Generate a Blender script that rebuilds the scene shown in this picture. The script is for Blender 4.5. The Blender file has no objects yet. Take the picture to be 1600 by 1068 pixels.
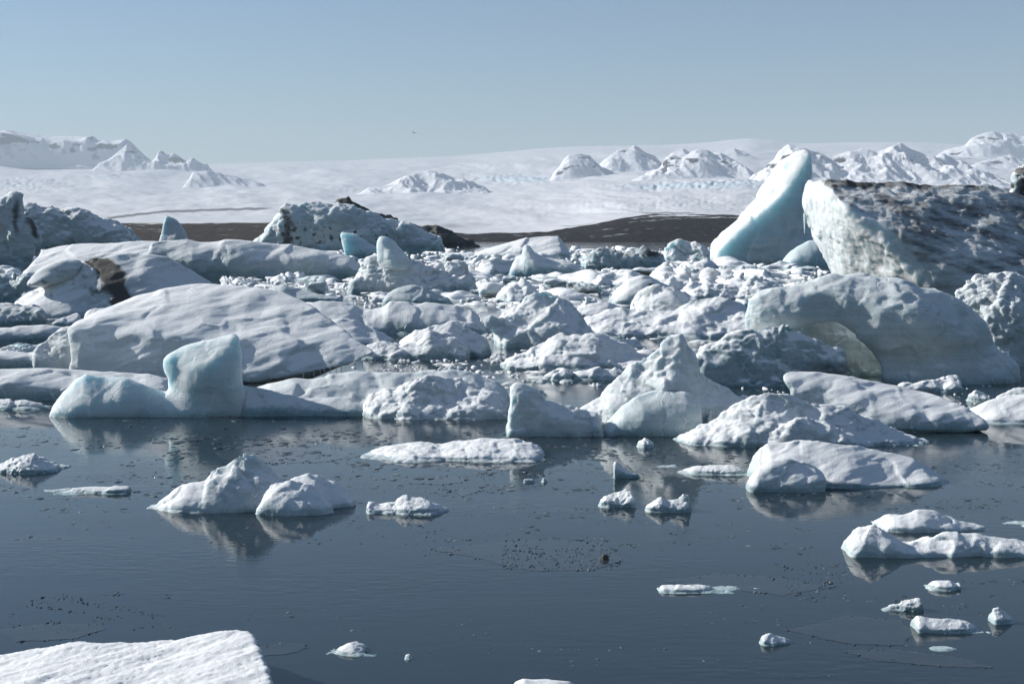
import bpy, math, random
import numpy as np
from mathutils import Vector
random.seed(11)

# ------------------------------------------------------------------ camera, sky, sun, exposure
sc = bpy.context.scene
COL = sc.collection
H = 3.0                      # eye height over the lagoon, m
F = 2222.0                   # focal length in pixels of a 1600 px wide frame (50 mm)
HORIZON, CY = 372.0, 534.0
PITCH = math.atan((CY - HORIZON) / F)
cam_d = bpy.data.cameras.new('camera')
cam_d.sensor_width = 36.0
cam_d.lens = F / 1600.0 * 36.0
cam_d.clip_start = 0.1
cam_d.clip_end = 90000.0
cam = bpy.data.objects.new('camera', cam_d)
cam.location = (0, 0, H)
cam.rotation_euler = (math.pi / 2 - PITCH, 0, 0)
COL.objects.link(cam)
sc.camera = cam

SUN_EL = math.radians(28)
SUN_AZ = math.atan2(-0.90, 0.28)          # measured from +Y towards +X: left and a little beyond
sun_dir = Vector((math.sin(SUN_AZ) * math.cos(SUN_EL), math.cos(SUN_AZ) * math.cos(SUN_EL), math.sin(SUN_EL)))

world = bpy.data.worlds.new('World')
sc.world = world
world.use_nodes = True
wn, wl = world.node_tree.nodes, world.node_tree.links
wn.clear()
w_out = wn.new('ShaderNodeOutputWorld')
w_bg = wn.new('ShaderNodeBackground')
w_sky = wn.new('ShaderNodeTexSky')
w_sky.sky_type = 'NISHITA'
w_sky.sun_disc = False
w_sky.sun_elevation = SUN_EL
w_sky.sun_rotation = SUN_AZ % (2 * math.pi)
w_sky.altitude = 0
w_sky.air_density = 1.0
w_sky.dust_density = 0.15
w_sky.ozone_density = 2.5
w_hs = wn.new('ShaderNodeHueSaturation')
w_hs.inputs['Saturation'].default_value = 1.0
w_bg.inputs['Strength'].default_value = 0.064
wl.new(w_sky.outputs[0], w_hs.inputs['Color'])
w_wb = wn.new('ShaderNodeMix'); w_wb.data_type = 'RGBA'; w_wb.blend_type = 'MULTIPLY'      # cool white balance
w_wb.inputs[0].default_value = 1.0; w_wb.inputs[7].default_value = (0.935, 0.985, 1.045, 1)
wl.new(w_hs.outputs[0], w_wb.inputs[6])
wl.new(w_wb.outputs[2], w_bg.inputs['Color'])
wl.new(w_bg.outputs[0], w_out.inputs['Surface'])

sun_d = bpy.data.lights.new('sun', 'SUN')
sun_d.energy = 5.0
sun_d.angle = math.radians(0.5)
sun_d.color = (1.0, 0.99, 0.955)
sun = bpy.data.objects.new('sun', sun_d)
sun.rotation_euler = sun_dir.to_track_quat('Z', 'Y').to_euler()
COL.objects.link(sun)

sc.view_settings.view_transform = 'Standard'
sc.view_settings.look = 'None'
sc.view_settings.exposure = 0.5
sc.view_settings.gamma = 1.0
sc.view_settings.use_curve_mapping = False
sc.render.engine = 'CYCLES'
sc.cycles.use_denoising = True
sc.cycles.max_bounces = 8
sc.cycles.volume_bounces = 0
sc.cycles.caustics_reflective = False
sc.cycles.caustics_refractive = False

# ------------------------------------------------------------------ pixel <-> place
SP, CP = math.sin(PITCH), math.cos(PITCH)

def ray(px, py):
    x = (px - 800.0) / F
    z = -(py - CY) / F
    return np.array([x, CP + z * SP, -SP + z * CP])

def at(px, py, Y):
    d = ray(px, py)
    t = Y / d[1]
    return np.array([d[0] * t, Y, H + d[2] * t])

def water_y(py):
    d = ray(800, py)
    return d[1] * (-H / d[2])

def project(P):
    """world points (n,3) -> pixel columns and rows of the 1600 px frame"""
    y = P[:, 1]; z = P[:, 2] - H
    f = y * CP - z * SP
    u = y * SP + z * CP
    return 800 + F * P[:, 0] / f, CY - F * u / f

# ------------------------------------------------------------------ noise
_r = np.random.RandomState(7)
_PERM = np.tile(_r.permutation(256), 3).astype(np.int64)
_G = _r.normal(size=(256, 3)); _G /= np.linalg.norm(_G, axis=1)[:, None]
_FP = _r.rand(256, 3)

def _h(ix, iy, iz):
    return _PERM[_PERM[_PERM[ix & 255] + (iy & 255)] + (iz & 255)]

def pnoise(P):
    i = np.floor(P).astype(np.int64); f = P - i
    w = f * f * f * (f * (f * 6 - 15) + 10)
    out = np.zeros(len(P))
    for dx in (0, 1):
        wx = w[:, 0] if dx else 1 - w[:, 0]
        for dy in (0, 1):
            wy = w[:, 1] if dy else 1 - w[:, 1]
            for dz in (0, 1):
                wz = w[:, 2] if dz else 1 - w[:, 2]
                g = _G[_h(i[:, 0] + dx, i[:, 1] + dy, i[:, 2] + dz)]
                out += wx * wy * wz * (g[:, 0] * (f[:, 0] - dx) + g[:, 1] * (f[:, 1] - dy) + g[:, 2] * (f[:, 2] - dz))
    return out * 1.6

def fbm(P, oct=4, gain=0.5, lac=2.03):
    o = np.zeros(len(P)); a = 1.0
    for k in range(oct):
        o += a * pnoise(P + 17.3 * k); P = P * lac; a *= gain
    return o

def ridged(P, oct=4, gain=0.5, lac=2.1):
    o = np.zeros(len(P)); a = 1.0
    for k in range(oct):
        o += a * (1 - 2.2 * np.abs(pnoise(P + 9.1 * k))); P = P * lac; a *= gain
    return o

def worley(P):
    """F1 and F2 distances"""
    i = np.floor(P).astype(np.int64); f = P - i
    d1 = np.full(len(P), 9.0); d2 = np.full(len(P), 9.0)
    for dx in (-1, 0, 1):
        for dy in (-1, 0, 1):
            for dz in (-1, 0, 1):
                q = _FP[_h(i[:, 0] + dx, i[:, 1] + dy, i[:, 2] + dz)]
                d = (q[:, 0] + dx - f[:, 0]) ** 2 + (q[:, 1] + dy - f[:, 1]) ** 2 + (q[:, 2] + dz - f[:, 2]) ** 2
                d2 = np.minimum(d2, np.maximum(d, d1)); d1 = np.minimum(d1, d)
    return np.sqrt(d1), np.sqrt(d2)

def facets(P):
    """broken faces: every cell of the ice has its own tilted plane, meeting its neighbours in creases"""
    i = np.floor(P).astype(np.int64); f = P - i
    d1 = np.full(len(P), 9.0); d2 = np.full(len(P), 9.0); pl = np.zeros(len(P))
    for dx in (-1, 0, 1):
        for dy in (-1, 0, 1):
            for dz in (-1, 0, 1):
                h = _h(i[:, 0] + dx, i[:, 1] + dy, i[:, 2] + dz); q = _FP[h]; g = _G[(h + 91) & 255]
                e = np.stack([f[:, 0] - dx - q[:, 0], f[:, 1] - dy - q[:, 1], f[:, 2] - dz - q[:, 2]], 1)
                d = (e * e).sum(1)
                near = d < d1
                d2 = np.where(near, d1, np.minimum(d2, d)); d1 = np.where(near, d, d1)
                pl = np.where(near, (g * e).sum(1) * 1.1 + g[:, 0] * .35, pl)
    return pl * sstep(0, .10, np.sqrt(d2) - np.sqrt(d1))

def sstep(a, b, x):
    t = np.clip((x - a) / (b - a), 0, 1)
    return t * t * (3 - 2 * t)

# ------------------------------------------------------------------ materials
def new_mat(name):
    m = bpy.data.materials.new(name)
    m.use_nodes = True
    n = m.node_tree.nodes
    return m, n, m.node_tree.links, n['Principled BSDF']

def attr(n, name):
    a = n.new('ShaderNodeAttribute'); a.attribute_name = name
    return a.outputs['Fac']

def noise(n, l, vec, scale, detail=4, rough=0.55):
    t = n.new('ShaderNodeTexNoise')
    t.inputs['Scale'].default_value = scale
    t.inputs['Detail'].default_value = detail
    t.inputs['Roughness'].default_value = rough
    if vec is not None:
        l.new(vec, t.inputs['Vector'])
    return t.outputs['Fac']

def math_n(n, l, op, a, b=None, c=None, clamp=False):
    t = n.new('ShaderNodeMath'); t.operation = op; t.use_clamp = clamp
    for k, v in enumerate((a, b, c)):
        if v is None: continue
        if isinstance(v, (int, float)): t.inputs[k].default_value = v
        else: l.new(v, t.inputs[k])
    return t.outputs[0]

def ramp(n, l, fac, a, b, lo=0.0, hi=1.0):
    t = n.new('ShaderNodeMapRange'); t.interpolation_type = 'SMOOTHSTEP'
    t.inputs['From Min'].default_value = a; t.inputs['From Max'].default_value = b
    t.inputs['To Min'].default_value = lo; t.inputs['To Max'].default_value = hi
    l.new(fac, t.inputs['Value'])
    return t.outputs[0]

def mixc(n, l, fac, a, b):
    t = n.new('ShaderNodeMix'); t.data_type = 'RGBA'
    if isinstance(fac, (int, float)): t.inputs[0].default_value = fac
    else: l.new(fac, t.inputs[0])
    for k, v in ((6, a), (7, b)):
        if isinstance(v, tuple): t.inputs[k].default_value = (*v, 1)
        else: l.new(v, t.inputs[k])
    return t.outputs[2]

def ice_material(name, sss=True):
    m, n, l, b = new_mat(name)
    tc = n.new('ShaderNodeTexCoord')
    sv = n.new('ShaderNodeVectorMath'); sv.operation = 'SCALE'      # local metres -> texture units
    l.new(tc.outputs['Object'], sv.inputs[0]); l.new(attr(n, 'pe'), sv.inputs['Scale'])
    vec = sv.outputs[0]
    geo = n.new('ShaderNodeNewGeometry')
    sep = n.new('ShaderNodeSeparateXYZ'); l.new(geo.outputs['Normal'], sep.inputs[0])
    n1 = noise(n, l, vec, 0.035, 5, 0.6)
    n2 = noise(n, l, vec, 0.16, 4, 0.6)
    nz = math_n(n, l, 'MULTIPLY_ADD', n2, 0.34, math_n(n, l, 'ADD', sep.outputs['Z'], -0.17))
    nz = math_n(n, l, 'MULTIPLY_ADD', n1, 0.4, math_n(n, l, 'ADD', nz, -0.2))
    snow = math_n(n, l, 'MULTIPLY', ramp(n, l, nz, 0.36, 0.70), attr(n, 'snow'))
    clear = math_n(n, l, 'MULTIPLY_ADD', n1, 0.9, -0.45)
    clear = math_n(n, l, 'ADD', clear, attr(n, 'clear'), clamp=True)
    # foliation: bubbly white and clear blue layers, tilted
    mpb = n.new('ShaderNodeMapping'); mpb.inputs['Rotation'].default_value = (0.25, 0.38, 0.2); mpb.inputs['Scale'].default_value = (0.010, 0.010, 0.11)
    l.new(vec, mpb.inputs['Vector'])
    lay = noise(n, l, mpb.outputs[0], 1.0, 4, 0.6)
    clear = math_n(n, l, 'ADD', clear, math_n(n, l, 'MULTIPLY_ADD', lay, 1.1, -0.55), clamp=True)
    # healed fractures
    vo = n.new('ShaderNodeTexVoronoi'); vo.feature = 'DISTANCE_TO_EDGE'; vo.inputs['Scale'].default_value = 0.016
    wv = n.new('ShaderNodeVectorMath'); wv.operation = 'ADD'
    nw = n.new('ShaderNodeTexNoise'); nw.inputs['Scale'].default_value = 0.03; l.new(vec, nw.inputs['Vector'])
    sw = n.new('ShaderNodeVectorMath'); sw.operation = 'SCALE'; sw.inputs['Scale'].default_value = 40.0
    l.new(nw.outputs['Color'], sw.inputs[0]); l.new(vec, wv.inputs[0]); l.new(sw.outputs[0], wv.inputs[1]); l.new(wv.outputs[0], vo.inputs['Vector'])
    crack = ramp(n, l, vo.outputs['Distance'], 0.0, 0.035, 1.0, 0.0)
    crack = math_n(n, l, 'MULTIPLY', crack, ramp(n, l, n1, 0.45, 0.6))
    glow = math_n(n, l, 'MULTIPLY_ADD', attr(n, 'glow'), 0.33, -0.33, clamp=True)
    ice = mixc(n, l, clear, (0.55, 0.585, 0.585), (0.15, 0.27, 0.28))
    ice = mixc(n, l, math_n(n, l, 'MULTIPLY', glow, 0.8), ice, mixc(n, l, clear, (0.74, 0.77, 0.77), (0.50, 0.645, 0.665)))
    ice = mixc(n, l, ramp(n, l, n2, 0.35, 0.75), ice, mixc(n, l, 0.35, ice, (0.60, 0.63, 0.63)))
    ice = mixc(n, l, math_n(n, l, 'MULTIPLY', crack, 0.5), ice, (0.72, 0.76, 0.77))
    col = mixc(n, l, snow, ice, (0.80, 0.80, 0.79))
    # grime lies in streaks and specks
    mpg = n.new('ShaderNodeMapping'); mpg.inputs['Rotation'].default_value = (0, math.radians(-24), 0); mpg.inputs['Scale'].default_value = (0.28, 0.6, 1.0)
    l.new(vec, mpg.inputs['Vector'])
    g = noise(n, l, mpg.outputs[0], 0.13, 6, 0.68)
    dm = math_n(n, l, 'ADD', attr(n, 'dirt'), math_n(n, l, 'MULTIPLY_ADD', g, 1.1, -0.55))
    dm = math_n(n, l, 'MULTIPLY', ramp(n, l, dm, 0.2, 0.95), ramp(n, l, attr(n, 'dirt'), 0.02, 0.15))
    col = mixc(n, l, math_n(n, l, 'MULTIPLY', dm, 0.95), col, mixc(n, l, g, (0.022, 0.020, 0.018), (0.12, 0.105, 0.088)))
    l.new(col, b.inputs['Base Color'])
    ro = math_n(n, l, 'MULTIPLY_ADD', snow, 0.4, 0.38)
    ro = math_n(n, l, 'MULTIPLY_ADD', clear, -0.12, ro)
    l.new(math_n(n, l, 'MULTIPLY_ADD', n2, 0.15, ro), b.inputs['Roughness'])
    b.inputs['IOR'].default_value = 1.31
    b.inputs['Specular IOR Level'].default_value = 0.4
    if sss:
        w = math_n(n, l, 'MULTIPLY_ADD', clear, 0.35, 0.55)
        w = math_n(n, l, 'MULTIPLY_ADD', glow, 0.4, w, clamp=True)
        w = math_n(n, l, 'MULTIPLY', w, math_n(n, l, 'SUBTRACT', 1.0, snow, clamp=True))
        w = math_n(n, l, 'MULTIPLY', w, math_n(n, l, 'SUBTRACT', 1.0, dm, clamp=True))
        l.new(w, b.inputs['Subsurface Weight'])
        b.inputs['Subsurface Radius'].default_value = (0.55, 0.85, 0.95)
        l.new(math_n(n, l, 'MULTIPLY', math_n(n, l, 'DIVIDE', 3.0, attr(n, 'pe')), math_n(n, l, 'POWER', attr(n, 'glow'), 2.0)), b.inputs['Subsurface Scale'])
    bp = n.new('ShaderNodeBump')
    bp.inputs['Strength'].default_value = 1.0
    l.new(math_n(n, l, 'DIVIDE', 2.9, attr(n, 'pe')), bp.inputs['Distance'])
    f1 = noise(n, l, vec, 0.07, 7, 0.7)
    f2 = noise(n, l, vec, 0.55, 3, 0.65)
    hgt = math_n(n, l, 'MULTIPLY_ADD', f2, 0.5, math_n(n, l, 'MULTIPLY', f1, 0.6))
    hgt = math_n(n, l, 'MULTIPLY_ADD', math_n(n, l, 'MULTIPLY', crack, math_n(n, l, 'SUBTRACT', 1.0, snow, clamp=True)), -0.5, hgt)
    l.new(hgt, bp.inputs['Height'])
    l.new(bp.outputs[0], b.inputs['Normal'])
    return m

ICE = ice_material('iceberg_ice')
# ------------------------------------------------------------------ mesh from a distance field
def surface_nets(V, org, vox):
    nx, ny, nz = V.shape
    ins = V < 0
    s = np.zeros((nx - 1, ny - 1, nz - 1), np.int8)
    for a in (0, 1):
        for b in (0, 1):
            for c in (0, 1):
                s += ins[a:nx - 1 + a, b:ny - 1 + b, c:nz - 1 + c]
    act = (s > 0) & (s < 8)
    idx = np.full(act.shape, -1, np.int64)
    ii = np.argwhere(act)
    idx[act] = np.arange(len(ii))
    acc = np.zeros((len(ii), 3)); cnt = np.zeros(len(ii))
    x, y, z = ii.T
    C = {}
    for a in (0, 1):
        for b in (0, 1):
            for c in (0, 1):
                C[a, b, c] = V[x + a, y + b, z + c].astype(np.float64)
    for p in list(C):
        for ax in range(3):
            if p[ax]: continue
            q = list(p); q[ax] = 1; q = tuple(q)
            va, vb = C[p], C[q]
            m = (va < 0) != (vb < 0)
            t = va[m] / (va[m] - vb[m])
            e = np.tile(np.array(p, float), (m.sum(), 1)); e[:, ax] = t
            acc[m] += e; cnt[m] += 1
    P = org + (ii + acc / cnt[:, None]) * vox
    quads = []
    for ax in range(3):
        sl0 = [slice(None)] * 3; sl1 = [slice(None)] * 3
        sl0[ax] = slice(0, V.shape[ax] - 1); sl1[ax] = slice(1, V.shape[ax])
        A, B = ins[tuple(sl0)], ins[tuple(sl1)]
        u, v = (ax + 1) % 3, (ax + 2) % 3
        e = np.argwhere(A != B)
        ok = (e[:, u] > 0) & (e[:, v] > 0) & (e[:, u] < V.shape[u] - 1) & (e[:, v] < V.shape[v] - 1)
        e = e[ok]
        flip = ~A[tuple(e.T)]
        def c(du, dv):
            k = e.copy(); k[:, u] -= du; k[:, v] -= dv
            return idx[tuple(k.T)]
        q = np.stack([c(1, 1), c(0, 1), c(0, 0), c(1, 0)], 1)
        q[flip] = q[flip][:, ::-1]
        quads.append(q)
    Q = np.concatenate(quads)
    return P, Q

def vnormals(P, Q):
    n = np.cross(P[Q[:, 2]] - P[Q[:, 0]], P[Q[:, 3]] - P[Q[:, 1]])
    N = np.zeros_like(P)
    for k in range(4):
        for c in range(3):
            N[:, c] += np.bincount(Q[:, k], n[:, c], len(P))
    return N / (np.linalg.norm(N, axis=1)[:, None] + 1e-12)

def hull_planes(pts):
    pts = np.asarray(pts, float)
    n = len(pts)
    i, j, k = np.array([(a, b, c) for a in range(n) for b in range(a + 1, n) for c in range(b + 1, n)]).T
    N = np.cross(pts[j] - pts[i], pts[k] - pts[i])
    L = np.linalg.norm(N, axis=1)
    ext = np.ptp(pts, axis=0).max()
    g = L > 1e-5 * ext * ext
    N = N[g] / L[g][:, None]
    o = (N * pts[i[g]]).sum(1)
    d = N @ pts.T - o[:, None]
    eps = 1e-4 * ext
    up = (d <= eps).all(1); dn = (d >= -eps).all(1)
    N = np.concatenate([N[up], -N[dn]]); o = np.concatenate([o[up], -o[dn]])
    key = np.round(np.c_[N, o[:, None] / ext], 3)
    _, u = np.unique(key, axis=0, return_index=True)
    return N[u], o[u]

def smax(a, b, k):
    h = np.maximum(k - np.abs(a - b), 0) / k
    return np.maximum(a, b) + h * h * (k * 0.25)

def smin(a, b, k):
    h = np.maximum(k - np.abs(a - b), 0) / k
    return np.minimum(a, b) - h * h * (k * 0.25)

class Hull:
    """convex block; points are (x, y, z) in metres"""
    def __init__(self, pts, rnd):
        pts = np.asarray(pts, float)
        self.N, self.o = hull_planes(pts)
        self.r = rnd
        self.lo, self.hi = pts.min(0), pts.max(0)
    def __call__(self, X, Y, Z):
        d = None
        for n, o in zip(self.N, self.o):
            p = (n[0] * X + n[1] * Y + n[2] * Z - o).astype(np.float32)
            d = p if d is None else smax(d, p, self.r)
        return d - 0.12 * self.r

class Ridge:
    """a long berg: skyline over x, rising from the front waterline to the crest and falling behind"""
    def __init__(self, xs, zs, y0, y1, y2, p=0.5, pb=0.6, skew=0.0):
        self.xs, self.zs = np.asarray(xs), np.asarray(zs)
        self.y0, self.y1, self.y2, self.p, self.pb, self.skew = y0, y1, y2, p, pb, skew
        self.lo = np.array([self.xs.min(), y0, 0]); self.hi = np.array([self.xs.max(), y2, self.zs.max()])
    def __call__(self, X, Y, Z):
        x = X - self.skew * (Y - self.y1)
        zt = np.interp(x, self.xs, self.zs, left=-1.0, right=-1.0)
        e = 0.15 * (self.y1 - self.y0)
        t = np.where(Y < self.y1, np.clip((Y - self.y0) / (self.y1 - self.y0), 1e-4, 1) ** self.p,
                     np.clip((self.y2 - Y) / (self.y2 - self.y1), 1e-4, 1) ** self.pb)
        out = np.maximum(np.maximum(self.y0 - Y, Y - self.y2), 0)
        hgt = np.where(zt > 0, (zt + 0.12 * self.zs.max()) * t - 0.12 * self.zs.max(), zt)
        return (0.6 * (Z - hgt) + out).astype(np.float32)

def link(name, me, parent=None, mat=None):
    o = bpy.data.objects.new(name, me)
    COL.objects.link(o)
    if parent is not None: o.parent = parent
    if mat is not None and me is not None: me.materials.append(mat)
    return o

def make_mesh(name, P, Q, attrs=None, smooth=True):
    me = bpy.data.meshes.new(name)
    me.vertices.add(len(P)); me.vertices.foreach_set('co', np.ascontiguousarray(P, np.float32).ravel())
    k = Q.shape[1]
    me.loops.add(Q.size); me.loops.foreach_set('vertex_index', np.ascontiguousarray(Q, np.int32).ravel())
    me.polygons.add(len(Q)); me.polygons.foreach_set('loop_start', np.arange(0, Q.size, k, dtype=np.int32))
    if smooth: me.polygons.foreach_set('use_smooth', np.ones(len(Q), bool))
    for a, v in (attrs or {}).items():
        t = me.attributes.new(a, 'FLOAT', 'POINT')
        t.data.foreach_set('value', np.ascontiguousarray(np.broadcast_to(v, len(P)), np.float32))
    me.update(calc_edges=True)
    return me

STYLES = {
    'smooth': [(110, 5.0, 'f'), (60, 3.0, 'p'), (42, 1.8, 'c'), (14, .7, 'f')],
    'snow':   [(150, 6.0, 'o'), (90, 3.0, 'p'), (48, 2.0, 's'), (17, .7, 's')],
    'crust':  [(150, 5.0, 'o'), (44, 2.6, 's'), (16, 1.2, 's'), (9, 1.1, 'r')],
    'pebbled': [(90, 4.0, 'f'), (50, 4.0, 'p'), (26, 1.8, 'c'), (11, 1.6, 'w')],
    'ice':    [(90, 11.0, 'f'), (52, 7.5, 'p'), (40, 4.5, 'c'), (22, 1.4, 'p'), (9, 1.1, 'r')],
    'rough':  [(80, 8.0, 'f'), (44, 7.0, 'p'), (20, 4.0, 'p'), (14, 1.8, 'r'), (8, 1.4, 'r')],
    'rubble': [(70, 9.0, 'f'), (36, 8.0, 'w'), (24, 4.5, 'p'), (13, 2.4, 'w'), (8, 1.3, 'r')],
}
SEED = [0]

def warp_grid(shape, vox, s, amp, wl_, seed):
    """smooth 3-D offset field on the voxel grid, from a coarse lattice"""
    st = max(2, int(wl_ * s / vox / 4))
    ns = [n // st + 2 for n in shape]
    G = np.stack(np.meshgrid(*[np.arange(k) for k in ns], indexing='ij'), -1).reshape(-1, 3) * (st * vox / s / wl_)
    V = (fbm(G + seed * 3.71, 2) * amp * s).astype(np.float32).reshape(ns)
    for ax in range(3):
        t = np.arange(shape[ax]) / st; i = t.astype(int); f = (t - i).astype(np.float32)
        sh = [1, 1, 1]; sh[ax] = -1; f = f.reshape(sh)
        V = np.take(V, i, ax) * (1 - f) + np.take(V, i + 1, ax) * f
    return V

def displace(P, Q, s, style, amp=1.0):
    SEED[0] += 1
    off = np.array([SEED[0] * 13.7, SEED[0] * 5.1, SEED[0] * 3.3])
    for wl_, am, kind in STYLES[style]:
        N = vnormals(P, Q)
        U = P / s / wl_ + off
        if kind == 'f': d = fbm(U, 3)
        elif kind == 'o': d = pnoise(U)
        elif kind == 'p': d = facets(U + .25 * pnoise(U * 2)[:, None])
        elif kind == 'r': d = ridged(U, 2) - 0.4
        elif kind == 's': 
            a_ = U[:, 0] * .9 + U[:, 2] * .43; c_ = U[:, 2] * .9 - U[:, 0] * .43 + U[:, 1] * .5
            d = fbm(np.stack([a_ * .3, c_ * 1.3, a_ * .1], 1), 3)
        else:
            W = U + 0.35 * np.stack([pnoise(U * 1.3 + 5), pnoise(U * 1.3 + 31), pnoise(U * 1.3 + 77)], 1)
            f1, f2 = worley(W)
            if kind == 'c': d = 1.5 * (f1 * f1 - .3)            # melt scallops: hollows between sharp crests
            else: d = 0.55 - 1.1 * f1 ** 1.5                     # piled blocks: lumps with sharp creases
        P = P + N * (d * am * s * amp)[:, None]
    return P

def field_mesh(prims, s, vox, blend, style, amp=1.0, carve=(), warp=4.0):
    lo = np.min([p.lo for p in prims], 0); hi = np.max([p.hi for p in prims], 0)
    pad = 3.2 * vox + np.array([1.6, 3.2, 0.6]) * warp * s
    lo = lo - pad; hi = hi + pad
    lo[2] = -9 * s - 3.2 * vox
    n = np.ceil((hi - lo) / vox).astype(int) + 1
    X, Y, Z = np.meshgrid(*[lo[a] + np.arange(n[a]) * vox for a in range(3)], indexing='ij', sparse=True)
    SEED[0] += 1
    X = X.astype(np.float32) + warp_grid(n, vox, s, warp, 70, SEED[0])
    Y = Y.astype(np.float32) + warp_grid(n, vox, s, warp * 2.0, 60, SEED[0] + 50)
    # waves cut a shallow notch along the waterline
    notch = (2.2 * s * np.exp(-((Z - 1.0 * s) / (3.2 * s)) ** 2)).astype(np.float32)
    V = None
    for p in prims:
        d = np.broadcast_to(p(X, Y, Z), tuple(n))
        V = d.copy() if V is None else smin(V, d, blend)
    for p in carve:
        V = smax(V, -np.broadcast_to(p(X, Y, Z), tuple(n)), blend)
    V = np.maximum(V + notch, (-8 * s - Z).astype(np.float32))
    P, Q = surface_nets(V, lo, vox)
    P = displace(P, Q, s, style, amp)
    return P, Q

REG = []        # footprints of the large bergs: x0, x1, y0, y1, short description
def shape(base, prims, vox=None, blend=8, style='ice', amp=1.0, rnd=10, carve=(), warp=4.0):
    """prims in pixels of the photograph at the berg's own distance; returns world mesh arrays and scale"""
    Y0 = water_y(base); s = Y0 / F
    def conv(p):
        kind = p[0]
        if kind == 'ridge':
            _, prof, d0, d1, d2 = p[:5]
            kw = p[5] if len(p) > 5 else {}
            Yc = Y0 + d1 * s
            pts = sorted((tuple(at(a, b, Yc)) for a, b in prof))
            return Ridge([q[0] for q in pts], [max(q[2], 0.0) for q in pts], Y0 + d0 * s, Yc, Y0 + d2 * s, **kw)
        pts = [at(q[0], q[1], Y0 + (q[2] if len(q) > 2 else 0) * s) for q in p[1]]
        if kind == 'block':       # stands on the water: every point is dropped below the surface
            pts = pts + [np.array([q[0], q[1], -14 * s]) for q in pts]
        return Hull(pts, (p[2] if len(p) > 2 else rnd) * s)
    P, Q = field_mesh([conv(p) for p in prims], s, (vox or 3.2) * s, blend * s, style, amp, [conv(p) for p in carve], warp)
    return P, Q, s, Y0

def finish(name, P, Q, s, origin, parent=None, clear=0.3, dirt=None, snow=1.0, wash=0.5, mat=None, glow=1.3):
    """attributes, mesh and object; wash = how much barer the ice is just over the waterline"""
    N = vnormals(P, Q)
    px, py = project(P)
    c = np.full(len(P), float(clear)) if not callable(clear) else clear(px, py, N)
    zz = P[:, 2] / s
    c = c + wash * (1 - sstep(2, 16, zz))
    sn = np.full(len(P), float(snow)) if not callable(snow) else snow(px, py, N)
    sn = sn * sstep(0, 7, zz + 3 * pnoise(P / s / 12))
    d = np.zeros(len(P)) if dirt is None else (np.full(len(P), float(dirt)) if not callable(dirt) else dirt(px, py, N))
    me = make_mesh(name, P - origin, Q, {'pe': 1.0 / s, 'clear': c, 'snow': sn, 'dirt': d, 'glow': float(glow)})
    o = link(name, me, parent, mat or ICE)
    if parent is None: o.location = origin
    return o

def tag(o, label, cat, group=None):
    o['label'] = label; o['category'] = cat
    if group: o['group'] = group
    return o

def berg(name, label, base, prims, cat='iceberg', short=None, group=None, parts=None, **kw):
    mk = {k: kw.pop(k) for k in ('clear', 'dirt', 'snow', 'wash', 'mat', 'glow') if k in kw}
    P, Q, s, Y0 = shape(base, prims, **kw)
    lo, hi = P.min(0), P.max(0)
    org = np.array([(lo[0] + hi[0]) / 2, (lo[1] + hi[1]) / 2, 0.0])
    REG.append((lo[0], hi[0], lo[1], hi[1], short))
    if not parts:
        o = finish(name, P, Q, s, org, **mk)
    else:
        o = bpy.data.objects.new(name, None); COL.objects.link(o); o.location = org
        o.empty_display_size = 0.2
        finish(parts[0], P, Q, s, org, parent=o, **mk)
    tag(o, label, cat, group)
    o_org[o.name] = org
    return o
o_org = {}

def part(parent, name, base, prims, label=None, **kw):
    mk = {k: kw.pop(k) for k in ('clear', 'dirt', 'snow', 'wash', 'mat', 'glow') if k in kw}
    P, Q, s, Y0 = shape(base, prims, **kw)
    org = o_org[parent.name]
    lo, hi = P.min(0), P.max(0)
    REG.append((lo[0], hi[0], lo[1], hi[1], None))
    o = finish(name, P, Q, s, org, parent=parent, **mk)
    if label: o['label'] = label
    return o
# ------------------------------------------------------------------ the setting: lagoon, moraine, glacier, mountains
def structure(o):
    o['kind'] = 'structure'; return o

def water_material():
    m, n, l, b = new_mat('lagoon_water')
    tc = n.new('ShaderNodeTexCoord')
    def mapped(sx, sy):
        mp = n.new('ShaderNodeMapping'); mp.inputs['Scale'].default_value = (sx, sy, 1)
        l.new(tc.outputs['Object'], mp.inputs['Vector']); return mp.outputs[0]
    b.inputs['Base Color'].default_value = (0.018, 0.030, 0.036, 1)
    b.inputs['IOR'].default_value = 1.333
    b.inputs['Roughness'].default_value = 0.03
    calm = ramp(n, l, noise(n, l, mapped(0.16, 0.30), 1.0, 3, 0.5), 0.42, 0.62)
    r1 = noise(n, l, mapped(5.0, 11.0), 1.0, 3, 0.55)
    r2 = noise(n, l, mapped(1.1, 2.6), 1.0, 3, 0.5)
    r3 = noise(n, l, mapped(0.25, 0.7), 1.0, 2, 0.5)
    h = math_n(n, l, 'MULTIPLY', r1, math_n(n, l, 'MULTIPLY_ADD', calm, 0.006, 0.0006))
    h = math_n(n, l, 'MULTIPLY_ADD', r2, 0.0022, h)
    h = math_n(n, l, 'MULTIPLY_ADD', r3, 0.0035, h)
    bp = n.new('ShaderNodeBump'); bp.inputs['Strength'].default_value = 1.0; bp.inputs['Distance'].default_value = 0.55
    l.new(h, bp.inputs['Height']); l.new(bp.outputs[0], b.inputs['Normal'])
    # a skin of new grease ice dulls the mirror in patches
    skin = ramp(n, l, noise(n, l, mapped(0.35, 0.55), 1.0, 6, 0.62), 0.52, 0.60)
    l.new(math_n(n, l, 'MULTIPLY_ADD', skin, 0.10, 0.03), b.inputs['Roughness'])
    return m

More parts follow.
